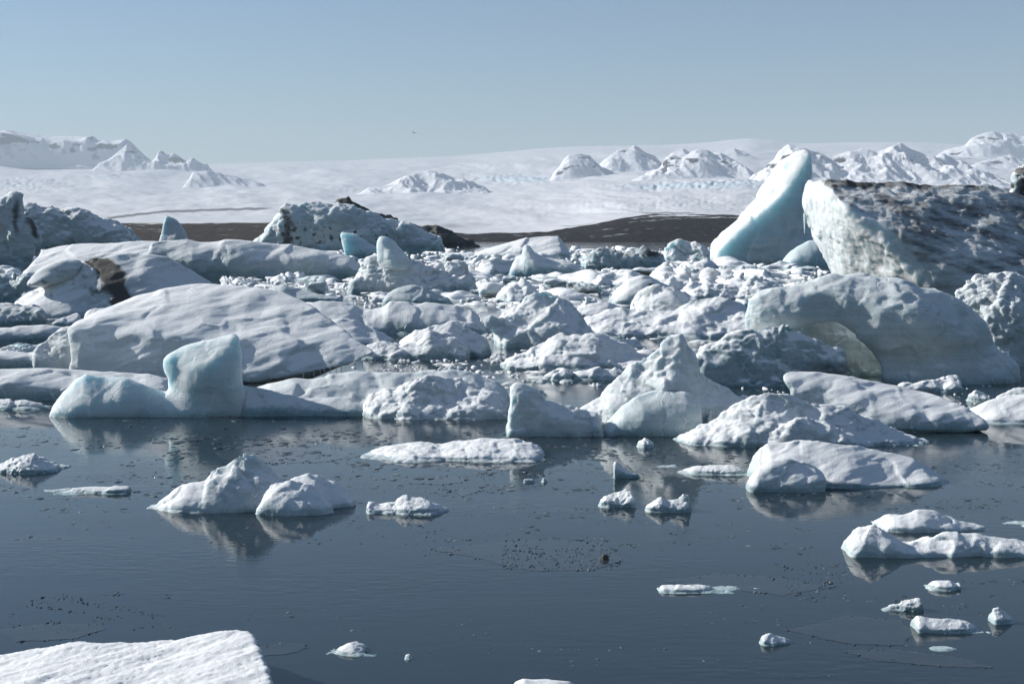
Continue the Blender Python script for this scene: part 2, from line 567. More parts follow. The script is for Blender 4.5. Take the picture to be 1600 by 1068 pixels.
def grid_mesh(name, U, Vv, fn, attrs=None):
    """fn(u,v flat) -> P; regular quad grid"""
    u, v = np.meshgrid(U, Vv, indexing='ij')
    P = fn(u.ravel(), v.ravel())
    nu, nv = len(U), len(Vv)
    a = (np.arange(nu - 1)[:, None] * nv + np.arange(nv - 1)[None, :]).ravel()
    Q = np.stack([a, a + nv, a + nv + 1, a + 1], 1)
    return P, Q, u.ravel(), v.ravel()

P = np.array([[-9000, -300, 0], [9000, -300, 0], [9000, 1700, 0], [-9000, 1700, 0]], float)
structure(link('lagoon_water', make_mesh('lagoon_water', P, np.array([[0, 1, 2, 3]]), smooth=False), None, water_material()))

def rowpos(px, py, Y):
    x = (px - 800.0) / F; z = -(py - CY) / F
    t = Y / (CP + z * SP)
    return np.stack([x * t, Y, H + (-SP + z * CP) * t], 1)

def snow_rock_material(name, rock, snowc, rock_at=(0.62, 0.80), tex=0.004):
    m, n, l, b = new_mat(name)
    tc = n.new('ShaderNodeTexCoord'); vec = tc.outputs['Object']
    geo = n.new('ShaderNodeNewGeometry'); sep = n.new('ShaderNodeSeparateXYZ'); l.new(geo.outputs['Normal'], sep.inputs[0])
    n1 = noise(n, l, vec, tex, 6, 0.65); n2 = noise(n, l, vec, tex * 6, 4, 0.6)
    s = math_n(n, l, 'MULTIPLY_ADD', n1, 0.5, math_n(n, l, 'ADD', sep.outputs['Z'], -0.25))
    s = math_n(n, l, 'SUBTRACT', s, attr(n, 'dirt'))
    fac = ramp(n, l, s, *rock_at)
    rk = mixc(n, l, n2, tuple(c * 0.6 for c in rock), tuple(c * 1.3 for c in rock))
    l.new(mixc(n, l, fac, rk, snowc), b.inputs['Base Color'])
    b.inputs['Roughness'].default_value = 0.85
    b.inputs['Specular IOR Level'].default_value = 0.2
    bp = n.new('ShaderNodeBump'); bp.inputs['Strength'].default_value = 0.7; bp.inputs['Distance'].default_value = 0.02 / tex
    l.new(math_n(n, l, 'MULTIPLY_ADD', n2, 0.35, n1), bp.inputs['Height']); l.new(bp.outputs[0], b.inputs['Normal'])
    return m

# moraine: brown gravel plain and dark hills along the far shore
MX = [-3500, -400, 150, 200, 420, 520, 600, 660, 720, 780, 860, 885, 930, 962, 1000, 1050, 1130, 1200, 1300, 1600, 2300, 5000]
MR = [354, 353, 351.5, 351, 351.5, 351, 356, 362, 367, 366, 365, 360, 352, 344.5, 339, 337, 338, 341, 345, 350, 352, 354]
def moraine():
    U = np.concatenate([np.linspace(-2600, -100, 60), np.arange(-96, 1700, 4.5), np.linspace(1710, 4200, 60)])
    Y = np.linspace(900, 3000, 90)
    def fn(u, y):
        top = np.interp(u, MX, MR)
        zt = rowpos(u, top, np.full_like(u, 1900.0))[:, 2]
        t = np.where(y < 1900, sstep(950, 1900, y) ** 0.9, 1 - 0.5 * sstep(1900, 3000, y))
        x = (u - 800) / F * y
        q = np.stack([x / 130, y / 130, np.zeros_like(x)], 1)
        nz = fbm(q, 5, 0.55)
        z = -1.0 + (zt + 1) * t + nz * 2.8 * t + ridged(q * 2.3, 3) * 0.9 * t
        return np.stack([x, y, z], 1)
    P, Q, u, v = grid_mesh('moraine', U, Y, fn)
    q = P / 60.0
    snowy = sstep(0.1, 0.6, fbm(q * np.array([0.4, 1.6, 1]), 4)) * (.25 + .35 * sstep(1300, 1900, v))
    m, n, l, b = new_mat('moraine_gravel')
    tc = n.new('ShaderNodeTexCoord')
    n1 = noise(n, l, tc.outputs['Object'], 0.012, 6, 0.65); n2 = noise(n, l, tc.outputs['Object'], 0.11, 5, 0.6)
    brown = mixc(n, l, n1, (0.026, 0.020, 0.017), (0.055, 0.043, 0.036))
    dark = mixc(n, l, n1, (0.008, 0.008, 0.010), (0.026, 0.025, 0.026))
    c = mixc(n, l, attr(n, 'dark'), brown, dark)
    c = mixc(n, l, ramp(n, l, n2, 0.45, 0.75, 0, 0.5), c, (0.085, 0.078, 0.072))
    c = mixc(n, l, ramp(n, l, math_n(n, l, 'ADD', attr(n, 'snow'), n2), 0.78, 0.98), c, (0.78, 0.79, 0.82))
    l.new(c, b.inputs['Base Color']); b.inputs['Roughness'].default_value = 0.95; b.inputs['Specular IOR Level'].default_value = 0.1
    bp = n.new('ShaderNodeBump'); bp.inputs['Strength'].default_value = 0.8; bp.inputs['Distance'].default_value = 4.0
    l.new(n2, bp.inputs['Height']); bp.inputs['Distance'].default_value = 9.0; l.new(bp.outputs[0], b.inputs['Normal'])
    me = make_mesh('moraine_shore', P, Q, {'dark': sstep(430, 700, u), 'snow': snowy})
    structure(link('moraine_shore', me, None, m))
moraine()

# outlet glacier: its surface climbs from behind the moraine to the ice cap on the skyline
SX = [-3500, -200, 0, 200, 320, 400, 500, 600, 700, 760, 820, 870, 950, 1000, 1060, 1110, 1150, 1175, 1205, 1235, 1300, 1400, 1500, 1600, 1800, 5000]
SR = [250, 250, 250, 252, 256.5, 254, 251.5, 248.5, 244.5, 240, 234, 230.5, 227.5, 227, 225.5, 222, 216, 214.5, 217.5, 225, 224, 221, 226, 228, 230, 236]
BX = [-3500, 0, 200, 420, 560, 640, 720, 800, 880, 950, 1000, 1130, 1300, 1600, 5000]
BR = [352, 350, 348, 350, 356, 364, 370, 370, 364, 352, 345, 343, 350, 354, 356]
def smooth_tab(xs, ys, sig):
    g = np.arange(-3600, 5101, 2.0); v = np.interp(g, xs, ys)
    k = np.exp(-(np.arange(-60, 61) * 2.0 / sig) ** 2); k /= k.sum()
    v2 = np.convolve(np.pad(v, 60, mode='edge'), k, 'valid')
    return g, v2
G_S = smooth_tab(SX, SR, 26); G_B = smooth_tab(BX, BR, 40)
_gw = np.array([0, .10, .22, .40, .52, .58, .72, .78, .86, 1.0]); _gy = np.array([2000, 3000, 5000, 8200, 11000, 13000, 15500, 17000, 19000, 22000.])
_gf = np.polyfit(_gw, _gy, 3)
def glacier_y(w):
    return np.interp(w, _gw, _gy) * .3 + np.polyval(_gf, w) * .7
def glacier_row(u, w):
    return np.interp(u, *G_B) + (np.interp(u, *G_S) - np.interp(u, *G_B)) * w
_tw = np.linspace(0, 1, 400); _ty = glacier_y(_tw)
def glacier_row_at(u, Y):
    return glacier_row(u, np.interp(Y, _ty, _tw))
def gauss(u, v, cu, cv, su, sv):
    return np.exp(-((u - cu) / su) ** 2 - ((v - cv) / sv) ** 2)
def crevasse_mask(u, r):
    m = gauss(u, r, 30, 288, 75, 12) * 0.9 + gauss(u, r, 172, 277, 26, 4) * 1.3 + gauss(u, r, 540, 293, 45, 3) * .7
    m += gauss(u, r, 810, 279, 75, 7) * 1.6 + gauss(u, r, 1060, 291, 110, 5) * 1.7 + gauss(u, r, 1150, 285, 90, 5) * 1.1
    m += gauss(u, r, 1080, 318, 130, 17) * 0.55 + gauss(u, r, 900, 320, 190, 18) * 0.22 + gauss(u, r, 760, 262, 40, 3) * .6
    m += 0.05 + gauss(u, r, 420, 318, 170, 20) * 0.10
    return np.clip(m, 0, 1.6)
def glacier():
    U = np.concatenate([np.linspace(-1200, -90, 40), np.arange(-80, 1690, 2.8), np.linspace(1700, 2800, 40)])
    T = np.concatenate([np.linspace(0, 1, 210), np.linspace(1.02, 1.35, 12)])
    def fn(u, t):
        w = np.clip(t, 0, 1)
        Y = glacier_y(w) + np.maximum(t - 1, 0) * 30000
        row = glacier_row(u, w)
        P = rowpos(u, row, Y)
        over = np.maximum(t - 1, 0)
        P[:, 2] -= over * 1500
        m = crevasse_mask(u, row)
        px_m = Y / F
        q = np.stack([u / 26.0, row / 5.0, np.zeros_like(u)], 1)
        P[:, 2] += fbm(np.stack([u / 150.0, row / 17.0, np.zeros_like(u) + 3], 1), 4) * 5.5 * px_m * np.clip(w * 5, 0, 1) * (1 - 0.8 * sstep(0.86, 1, t))
        P[:, 2] += fbm(np.stack([u / 55.0, row / 6.0, np.zeros_like(u) + 8], 1), 3) * 1.1 * px_m * np.clip(w * 5, 0, 1) * (1 - sstep(0.86, 1, t))
        P[:, 2] += ridged(q * np.array([2.6, 1.5, 1]), 3) * 1.5 * px_m * m * np.clip(w * 6, 0, 1)
        return P
    P, Q, u, t = grid_mesh('glacier', U, T, fn)
    px, row = project(P)
    # dark medial moraine lines carried on the ice
    def line(pts, th):
        xs, ys = zip(*pts)
        return np.exp(-((row - np.interp(px, xs, ys) + 1.2 * pnoise(np.stack([px / 14, px * 0, px * 0], 1))) / th) ** 2) * sstep(xs[0] - 10, xs[0] + 15, px) * (1 - sstep(xs[-1] - 40, xs[-1], px))
    d = line([(165, 341), (200, 337), (250, 331), (330, 328), (440, 325)], 1.9) * 1.0
    d += line([(560, 312), (600, 310), (660, 307), (720, 305)], .9) * .22
    d += line([(870, 353), (900, 353), (930, 348), (960, 341)], 1.3) * .5
    d += line([(1000, 333), (1040, 332.5), (1110, 333)], 1.0) * .8
    d += gauss(px, row, 700, 352, 50, 6) * .33 + gauss(px, row, 790, 358, 60, 5) * .18
    d = d + 0.30 * gauss(px, row, 1100, 322, 120, 14) * (pnoise(np.stack([px / 9, row / 2.2, px * 0], 1)) > 0.25)
    m, n, l, b = new_mat('glacier_snow')
    tc = n.new('ShaderNodeTexCoord')
    mp = n.new('ShaderNodeMapping'); mp.inputs['Scale'].default_value = (1, 0.35, 1); l.new(tc.outputs['Object'], mp.inputs[0])
    n1 = noise(n, l, mp.outputs[0], 0.0016, 6, 0.6); n2 = noise(n, l, mp.outputs[0], 0.012, 5, 0.62)
    c = mixc(n, l, n1, (0.50, 0.51, 0.535), (0.66, 0.655, 0.66))
    c = mixc(n, l, ramp(n, l, math_n(n, l, 'MULTIPLY', attr(n, 'cracks'), n2), 0.30, 0.75, 0, 0.45), c, (0.45, 0.60, 0.68))
    dd = math_n(n, l, 'ADD', attr(n, 'dirt'), math_n(n, l, 'MULTIPLY_ADD', n2, 0.6, -0.3))
    c = mixc(n, l, ramp(n, l, dd, 0.15, 0.7, 0, 0.85), c, (0.10, 0.095, 0.09))
    l.new(c, b.inputs['Base Color']); b.inputs['Roughness'].default_value = 0.8; b.inputs['Specular IOR Level'].default_value = 0.2
    bp = n.new('ShaderNodeBump'); bp.inputs['Distance'].default_value = 14.0
    l.new(math_n(n, l, 'MULTIPLY_ADD', attr(n, 'cracks'), 0.5, 0.16), bp.inputs['Strength'])
    l.new(n2, bp.inputs['Height']); l.new(bp.outputs[0], b.inputs['Normal'])
    me = make_mesh('glacier', P, Q, {'dirt': d, 'cracks': crevasse_mask(px, row)})
    structure(link('glacier', me, None, m))
glacier()

# mountains and nunataks standing in the ice
ROCK_FAR = snow_rock_material('snowy_rock', (0.05, 0.05, 0.055), (0.70, 0.70, 0.72), (0.17, 0.36), 0.0035)
def mountain(name, Y, prof, depth, rough, rockiness, cliff=0.0, step=1.5, seed=0):
    """depth and rough in pixels at the mountain's distance; cliff 0 = pyramid, 1 = plateau with a steep rim"""
    xs = np.array([p[0] for p in prof], float); rs = np.array([p[1] for p in prof], float)
    s = Y / F
    U = np.arange(xs[0] - 6, xs[-1] + 6.01, step)
    W = np.linspace(-1, 1, 96)
    hold = {}
    def fn(u, w):
        zr = rowpos(u, np.interp(u, xs, rs), np.full_like(u, Y))[:, 2]
        zb = rowpos(u, glacier_row_at(u, Y) + 3, np.full_like(u, Y))[:, 2]
        h = np.maximum(zr - zb, 0) * sstep(xs[0] - 4, xs[0] + 16, u) * (1 - sstep(xs[-1] - 16, xs[-1] + 4, u))
        q0 = np.stack([u / 60.0 + seed * 3.3, np.zeros_like(u), np.zeros_like(u)], 1)
        wv = w + .22 * pnoise(q0) * (1 - np.abs(w))
        a = np.abs(np.clip(wv, -1, 1))
        f = (1 - cliff) * (1 - a) ** 1.35 + cliff * sstep(0, .5, 1 - a) ** 1.2
        q = np.stack([u / 44.0 + seed * 7.7 + w * .8, w * depth / 44.0, np.zeros_like(u) + seed], 1)
        rg = ridged(q * .8, 5, 0.46) - 0.35
        env = np.clip(h / (12 * s), 0, 1) * (0.2 + 0.8 * np.sin(np.pi * np.clip(f, 0, 1)))
        z = zb - 3 * s + (h + 3 * s) * f + 1.0 * rough * s * rg * env
        z = np.where((np.abs(w) > 0.995), zb - 5 * s, z)
        band = sstep(.35, .6, f) * (1 - .6 * sstep(.85, 1, f)) * sstep(-.1, .5, fbm(np.stack([u / 26 + seed, z / s / 9, w * 2], 1), 4))
        hold['d'] = rockiness * (.3 + 3.2 * band)
        return np.stack([(u - 800) / F * Y, Y + w * depth * s, z], 1)
    P, Q, u, v = grid_mesh(name, U, W, fn)
    me = make_mesh(name, P, Q, {'dirt': hold['d']})
    structure(link(name, me, None, ROCK_FAR))

mountain('snowy_mountain', 20300, [(-420, 240), (-250, 215), (-120, 205), (-40, 203), (20, 205), (60, 209), (90, 213), (120, 214), (140, 215), (150, 213), (155, 220), (180, 222), (190, 220), (201, 217.5), (211, 224), (222, 236), (232, 246), (250, 256)], 62, 7, 0.20, cliff=.75, seed=1)
mountain('snowy_peak', 19300, [(150, 262), (175, 250), (190, 236), (203, 226), (212, 232), (225, 246), (240, 252), (247, 246), (252, 235), (258, 236), (264, 243), (275, 241), (284, 246), (295, 252), (305, 246), (318, 256), (338, 263)], 40, 8, 0.16, seed=2)
mountain('snow_hill', 13600, [(290, 280), (305, 269), (330, 268), (350, 272), (375, 277), (400, 284), (425, 291)], 34, 5, 0.02, seed=3)
mountain('snow_dome', 11300, [(560, 300), (600, 291), (625, 280), (650, 271), (672, 267), (690, 270), (712, 278), (735, 284), (752, 291), (775, 302)], 60, 8, 0.05, seed=4)
mountain('nunatak', 13800, [(855, 276), (873, 262), (880, 250), (888, 243), (905, 241), (920, 242), (926, 248), (940, 262), (970, 276)], 40, 6, 0.16, cliff=.3, seed=5)
mountain('nunatak', 14300, [(905, 277), (930, 264), (945, 250), (955, 241), (965, 235), (980, 233), (990, 227), (998, 231), (1006, 238), (1022, 244), (1035, 258), (1060, 276)], 46, 8, 0.15, seed=6)
mountain('nunatak', 11500, [(970, 288), (1010, 274), (1030, 262), (1040, 247), (1050, 243), (1062, 246), (1078, 238), (1090, 234.5), (1104, 236), (1115, 244), (1124, 240), (1134, 246), (1146, 254), (1165, 268), (1180, 278), (1215, 288)], 60, 9, 0.18, cliff=.25, seed=7)
mountain('snowy_ridge', 16500, [(1030, 252), (1050, 238), (1066, 232), (1075, 238), (1100, 243), (1130, 236), (1145, 231), (1158, 236), (1175, 246), (1200, 254)], 34, 6, 0.14, seed=8)
mountain('snowy_ridge', 10400, [(1160, 292), (1200, 262), (1214, 238), (1228, 226), (1245, 232), (1262, 236), (1280, 240), (1300, 243), (1322, 238), (1345, 234), (1365, 238), (1385, 231), (1403, 225), (1415, 231), (1430, 237), (1443, 243), (1455, 247), (1470, 241), (1482, 247), (1500, 252), (1515, 262), (1530, 274), (1565, 290)], 110, 11, 0.13, seed=9)
mountain('snowy_mountain', 18600, [(1430, 252), (1480, 236), (1503, 228), (1512, 218), (1522, 212), (1535, 208), (1546, 206), (1556, 210), (1575, 208), (1592, 211), (1620, 214), (1680, 209), (1760, 214), (1900, 228), (2050, 246)], 52, 8, 0.16, cliff=.2, seed=10)
mountain('snowy_ridge', 15500, [(1490, 268), (1525, 254), (1545, 250), (1562, 246), (1572, 243), (1585, 248), (1600, 254), (1640, 258), (1710, 268)], 34, 7, 0.15, seed=11)
# ------------------------------------------------------------------ far and large bergs
def streak(pts, width, strength=1.0, wob=6):
    xs, ys = [np.array(v, float) for v in zip(*pts)]
    def f(px, py, N):
        # distance from a polyline given in picture rows
        x = np.interp(py, ys, xs) + wob * pnoise(np.stack([px / 30, py / 18, px * 0], 1))
        inside = sstep(ys[0] - 8, ys[0] + 4, py) * (1 - sstep(ys[-1] - 6, ys[-1] + 8, py))
        return strength * np.exp(-((px - x) / width) ** 2) * inside
    return f

def speck(scale, thr, strength, region=None):
    def f(px, py, N):
        q = np.stack([px / scale, py / scale, px * 0 + 2], 1)
        d = strength * sstep(thr, thr + 0.3, fbm(q, 3))
        return d if region is None else d * region(px, py, N)
    return f

def box_mask(x0, y0, x1, y1, soft=10):
    return lambda px, py, N: sstep(x0 - soft, x0 + soft, px) * (1 - sstep(x1 - soft, x1 + soft, px)) * sstep(y0 - soft, y0 + soft, py) * (1 - sstep(y1 - soft, y1 + soft, py))

def either(*fs):
    return lambda px, py, N: np.clip(sum(f(px, py, N) for f in fs), 0, 1.3)

# --- along the far shore
berg('iceberg', 'long flat-topped blue-grey iceberg in shade before the brown gravel plain', 389,
     [('ridge', [(10, 345), (22, 333), (45, 323), (80, 325), (95, 330), (112, 328), (132, 334), (150, 341), (178, 348), (193, 357), (205, 375), (212, 390)], 0, 26, 110, {'p': 0.22})],
     style='rough', amp=.7, vox=2.6, clear=0.25, short='the long flat-topped blue-grey iceberg')
berg('iceberg', 'sharp-pointed grey iceberg with dark grime bands on its summit', 412,
     [('block', [(-40, 335, 40), (0, 322, 30), (28, 300, 30), (40, 328, 25), (43, 345, 18), (-40, 408, 0), (52, 408, 8), (45, 400, 60), (-40, 400, 90)], 8),
      ('hull', [(38, 340, 18), (60, 357, 22), (69, 372, 22), (66, 384, 22), (30, 392, 5), (20, 345, 50), (60, 380, 55), (20, 390, 60)], 10)],
     style='ice', vox=2.4, clear=0.05, wash=.6, snow=.6,
     dirt=either(streak([(26, 312), (24, 345), (26, 365)], 6, .75), streak([(42, 340), (50, 356), (58, 372)], 8, 1.0)), short='the sharp-pointed grimy iceberg')
berg('iceberg', 'thumb-shaped rounded pale iceberg behind the long low snow ridge', 394,
     [('block', [(242, 388, 0), (245, 358, 8), (253, 340, 12), (262, 330, 15), (272, 336, 14), (288, 347, 14), (296, 364, 12), (297, 390, 5), (270, 388, 54), (262, 336, 34)], 7)],
     style='smooth', vox=1.8, clear=.1, amp=.7, glow=2, short='the thumb-shaped pale iceberg')
berg('iceberg', 'dark debris-covered ice ridge sloping down behind the cracked teal iceberg', 386,
     [('ridge', [(515, 325), (530, 312), (545, 309), (560, 316), (590, 333), (620, 344), (655, 348), (680, 354), (700, 359), (720, 372), (740, 381), (748, 388)], 0, 30, 90, {'p': .4})],
     style='rough', amp=.6, vox=2.4, dirt=.95, snow=.35, short='the dark debris-covered ridge')
o = berg('iceberg', 'broad cracked teal iceberg with dark specks and sunlit left end', 393,
     [('block', [(388, 386, 18), (398, 368, 26), (418, 348, 34), (440, 326, 40), (445, 322, 12), (446, 388, -4), (470, 320, 60), (420, 380, 100)], 8),
      ('ridge', [(436, 325), (443, 321), (462, 320), (490, 315), (504, 318), (530, 317), (550, 318), (580, 329), (610, 339), (650, 353), (686, 366), (688, 380), (690, 392)], 0, 24, 120, {'p': .2})],
     style='rough', amp=.6, vox=2.4, clear=lambda px, py, N: -.1 + .5 * sstep(440, 480, px), snow=.7,
     dirt=either(speck(8, .15, .85, box_mask(440, 352, 610, 388, 12)), streak([(440, 325), (452, 345), (447, 372), (455, 388)], 8, .75), speck(7, .25, .6, box_mask(395, 325, 470, 380, 12))),
     glow=2.2, short='the broad cracked teal iceberg')
berg('ice_slab', 'small leaning teal ice slab before the broad cracked iceberg', 403,
     [('block', [(538, 398, 0), (534, 385, 6), (583, 400, 0), (589, 388, 10), (560, 395, 30), (545, 366, 12)], 6),
      ('hull', [(525, 366, 8), (530, 358, 14), (546, 362, 14), (562, 362, 16), (588, 388, 10), (560, 396, 0), (536, 392, 0), (548, 380, 34)], 5)],
     cat='ice slab', style='smooth', amp=.6, vox=1.8, clear=.55, snow=.5, glow=3, short='the leaning teal slab')
berg('iceberg', 'low snowy iceberg with long smooth slope below the dark moraine hill', 402,
     [('ridge', [(735, 398), (745, 391), (762, 385), (800, 376), (835, 369), (858, 367), (873, 367), (880, 375), (887, 392), (890, 402)], 0, 60, 150, {'p': .8})],
     style='snow', vox=2.2, clear=.1, short='the low snowy iceberg under the moraine hill')
berg('iceberg', 'squat pale teal iceberg beside the foot of the tall fin', 409,
     [('ridge', [(1032, 408), (1038, 390), (1048, 381), (1060, 376), (1084, 379), (1098, 389), (1108, 398), (1114, 408)], 0, 22, 70, {'p': .35})],
     style='ice', vox=1.9, clear=.45, glow=2.6, short='the squat pale teal iceberg')
berg('iceberg', 'tall blue fin-shaped iceberg with pebbled white sunlit edge', 413,
     [('block', [(1110, 409, 50), (1112, 380, 54), (1132, 360, 58), (1172, 318, 62), (1198, 290, 64), (1210, 330, 4), (1212, 314, 6), (1162, 358, 2), (1122, 392, -2), (1118, 408, -2), (1240, 405, 10), (1240, 320, 60), (1160, 370, 80)], 3),
      ('block', [(1165, 332, 62), (1190, 296, 64), (1204, 268, 66), (1219, 250, 62), (1240, 240, 54), (1260, 234, 36), (1268, 242, 26), (1265, 290, 18), (1214, 312, 6), (1240, 330, 10), (1250, 250, 70)], 3),
      ('block', [(1212, 314, 6), (1262, 262, 22), (1264, 300, 24), (1266, 345, 20), (1230, 410, -4), (1160, 412, -6), (1245, 330, 70), (1250, 400, 60)], 4),
      ('block', [(1230, 350, 10), (1264, 330, 22), (1272, 358, 20), (1290, 394, 16), (1284, 411, 0), (1200, 412, -4), (1270, 390, 70)], 5)],
     style='pebbled', amp=.75, vox=2.2, blend=4, snow=.25, warp=1.2,
     clear=lambda px, py, N: np.clip(-.2 + .75 * sstep(-.25, .35, N[:, 0] - N[:, 1] * .5), 0, 1), wash=.1, glow=4, short='the tall blue fin-shaped iceberg')  # tint by facing: paler on left faces, deeper teal on right and near ones
berg('iceberg', 'smooth blue mound of ice between the tall fin and the dirty iceberg', 417,
     [('ridge', [(1222, 415), (1232, 398), (1245, 385), (1262, 375), (1276, 375), (1286, 388), (1298, 405), (1303, 415)], 0, 30, 80, {'p': .5})],
     style='smooth', amp=.6, vox=2.0, clear=.65, snow=.3, glow=3, short='the smooth blue mound')
berg('iceberg', 'round grimy tan iceberg standing beyond the huge dirt-streaked iceberg', 402,
     [('block', [(1568, 298, 20), (1570, 282, 24), (1580, 268, 28), (1595, 259, 30), (1625, 255, 30), (1680, 275, 30), (1700, 398, 0), (1570, 398, 0), (1640, 395, 90), (1600, 262, 60)], 16)],
     style='rough', vox=2.6, dirt=either(speck(16, -.1, .8), streak([(1598, 280), (1596, 310)], 10, .8)), short='the round grimy tan iceberg')
def dirt_big(px, py, N):
    edge = np.interp(py, [270, 284, 327, 342, 372, 408, 446], [1270, 1288, 1322, 1362, 1400, 1428, 1456])
    edge = edge + 7 * pnoise(np.stack([px / 20, py / 14, px * 0], 1))
    band = fbm(np.stack([(px + py * 1.6) / 130, (py - px * .40) / 15, px * 0], 1), 4)
    face = sstep(-6, 14, px - edge) * (.44 + .28 * sstep(-.35, .55, band)) * (1 - .4 * sstep(400, 440, py - (px - 1450) * .12))
    drip = streak([(1290, 284), (1306, 330), (1300, 380), (1335, 430)], 9, .30, 12)(px, py, N) + streak([(1322, 327), (1346, 372), (1352, 428)], 7, .26, 12)(px, py, N)
    top = .3 * (1 - sstep(284, 298, py)) * sstep(1270, 1290, px)
    return np.clip(face + drip + top, 0, 1.1)
o = berg('iceberg', 'huge dirt-streaked grey iceberg with steep white sunlit left face', 446,
     [('hull', [(1252, 302, 270), (1261, 283, 270), (1286, 280, 120), (1252, 325, 270), (1263, 346, 260), (1278, 372, 250), (1292, 402, 240), (1305, 432, 230), (1300, 290, 320), (1310, 440, 340), (1322, 327, 10), (1362, 342, -4), (1400, 372, -14), (1428, 408, -24), (1456, 446, -34),
                (1340, 285, 120), (1420, 296, 150), (1330, 446, 240), (1470, 470, -34), (1320, 470, 220), (1400, 470, 240)], 7),
      ('hull', [(1286, 281, 110), (1340, 285, 120), (1400, 292, 140), (1322, 327, 10), (1362, 342, -4), (1400, 372, -14), (1428, 408, -24), (1462, 450, -36), (1470, 470, -36), (1560, 292, 150), (1640, 318, 190), (1760, 345, 200), (1760, 470, -30), (1560, 470, -60), (1500, 460, 300), (1400, 460, 200), (1760, 460, 280)], 6)],
     style='rough', amp=.42, vox=3.4, blend=6, glow=3, clear=-.9, snow=.55, wash=0, dirt=dirt_big, parts=['ice_body'], short='the huge dirt-streaked iceberg')
BIG_DIRTY = o

# --- middle distance, left
berg('iceberg', 'long low snow-topped iceberg ridge with shaded blue-grey side', 433,
     [('ridge', [(225, 415), (235, 376), (262, 373), (290, 371), (310, 376), (350, 377), (380, 380), (420, 382), (455, 385), (490, 389), (525, 394), (550, 400), (563, 410), (568, 430)], 0, 30, 170, {'p': .3}),
      ('ridge', [(52, 415), (66, 393), (90, 388), (115, 384), (150, 381), (180, 378), (230, 374), (262, 374), (300, 400)], 20, 110, 220, {'p': .55})],
     style='snow', vox=3.0, clear=.25, wash=.4, short='the long low snow ridge')
berg('ice_floe', 'greenish shaded floe beside the grime-striped iceberg at the lagoon edge', 471,
     [('ridge', [(-60, 430), (0, 428), (25, 424), (45, 423), (58, 432), (64, 460), (66, 470)], 0, 20, 90, {'p': .3})], cat='ice floe', style='ice', clear=.45, vox=2.6, short='the greenish shaded floe')
def dirt8(px, py, N):
    a = streak([(146, 404), (158, 415), (174, 440), (188, 470), (196, 490)], 17, 1.25, 10)(px, py, N)
    b = streak([(170, 405), (188, 425), (196, 445), (202, 480)], 9, .75, 9)(px, py, N)
    c = speck(14, .1, .5, box_mask(20, 408, 160, 480, 10))(px, py, N)
    return np.clip(a + b + c, 0, 1.3)
berg('iceberg', 'humped white iceberg with broad black grime stripe down its flank', 499,
     [('ridge', [(14, 492), (22, 470), (42, 456), (80, 440), (108, 424), (130, 411), (150, 404), (175, 399), (202, 396), (235, 397), (257, 401), (276, 409), (292, 420), (312, 430), (330, 438), (338, 450), (344, 495)], 0, 70, 190, {'p': .75}),
      ('hull', [(37, 446, 40), (52, 426, 44), (85, 412, 50), (105, 406, 54), (124, 412, 56), (118, 425, 40), (50, 448, 30), (80, 445, 80), (110, 420, 100)], 6)],
     style='snow', amp=1.0, vox=3.0, clear=.0, wash=.2, dirt=dirt8, snow=.9, short='the black-striped white iceberg')
berg('ice_floe', 'flat grey gritty ice block at the foot of the black-striped iceberg', 509,
     [('block', [(-40, 478, 20), (0, 476, 20), (40, 480, 18), (72, 482, 10), (76, 507, 0), (-40, 510, -10), (60, 478, 60), (-40, 474, 70)], 7)],
     cat='ice block', style='ice', amp=.7, vox=2.6, dirt=.34, snow=.5, short='the flat grey gritty block')
berg('ice_floe', 'thin tilted white ice plate leaning beside the big tilted slab', 512,
     [('block', [(80, 508, 0), (84, 504, 0), (104, 494, 20), (120, 487, 25), (125, 492, 20), (118, 503, 5), (95, 512, -4), (112, 502, 40)], 3)], cat='ice plate', style='smooth', amp=.5, vox=2.0)
berg('ice_floe', 'snow-topped floe with rounded step below the flat gritty block', 537,
     [('ridge', [(-40, 512), (15, 512), (24, 510), (70, 508), (104, 512), (110, 526), (114, 536)], 0, 20, 120, {'p': .3})], cat='ice floe', style='snow', clear=.4, vox=2.8)
berg('ice_floe', 'flat snowy floe with blue shaded rim left of the big slab', 577,
     [('ridge', [(-60, 548), (0, 546), (40, 545), (80, 550), (98, 555), (106, 568), (110, 577)], 0, 24, 150, {'p': .3})], cat='ice floe', style='snow', clear=.3, vox=3.0)
berg('ice_floe', 'long low snow-covered floe with dark shaded front behind the round-knobbed berg', 626,
     [('ridge', [(-120, 580), (0, 576), (60, 577), (110, 578), (170, 580), (230, 583), (262, 590), (280, 604), (290, 622)], 0, 40, 190, {'p': .35})], cat='ice floe', style='snow', clear=.35, vox=3.4)
berg('ice_floe', 'thin flat sliver of floe awash at the lagoon edge', 640,
     [('ridge', [(-60, 632), (0, 629), (40, 627), (62, 630), (78, 636), (84, 640)], 0, 24, 50, {'p': .5})], cat='ice floe', style='ice', amp=.5, vox=2.0, clear=.4)

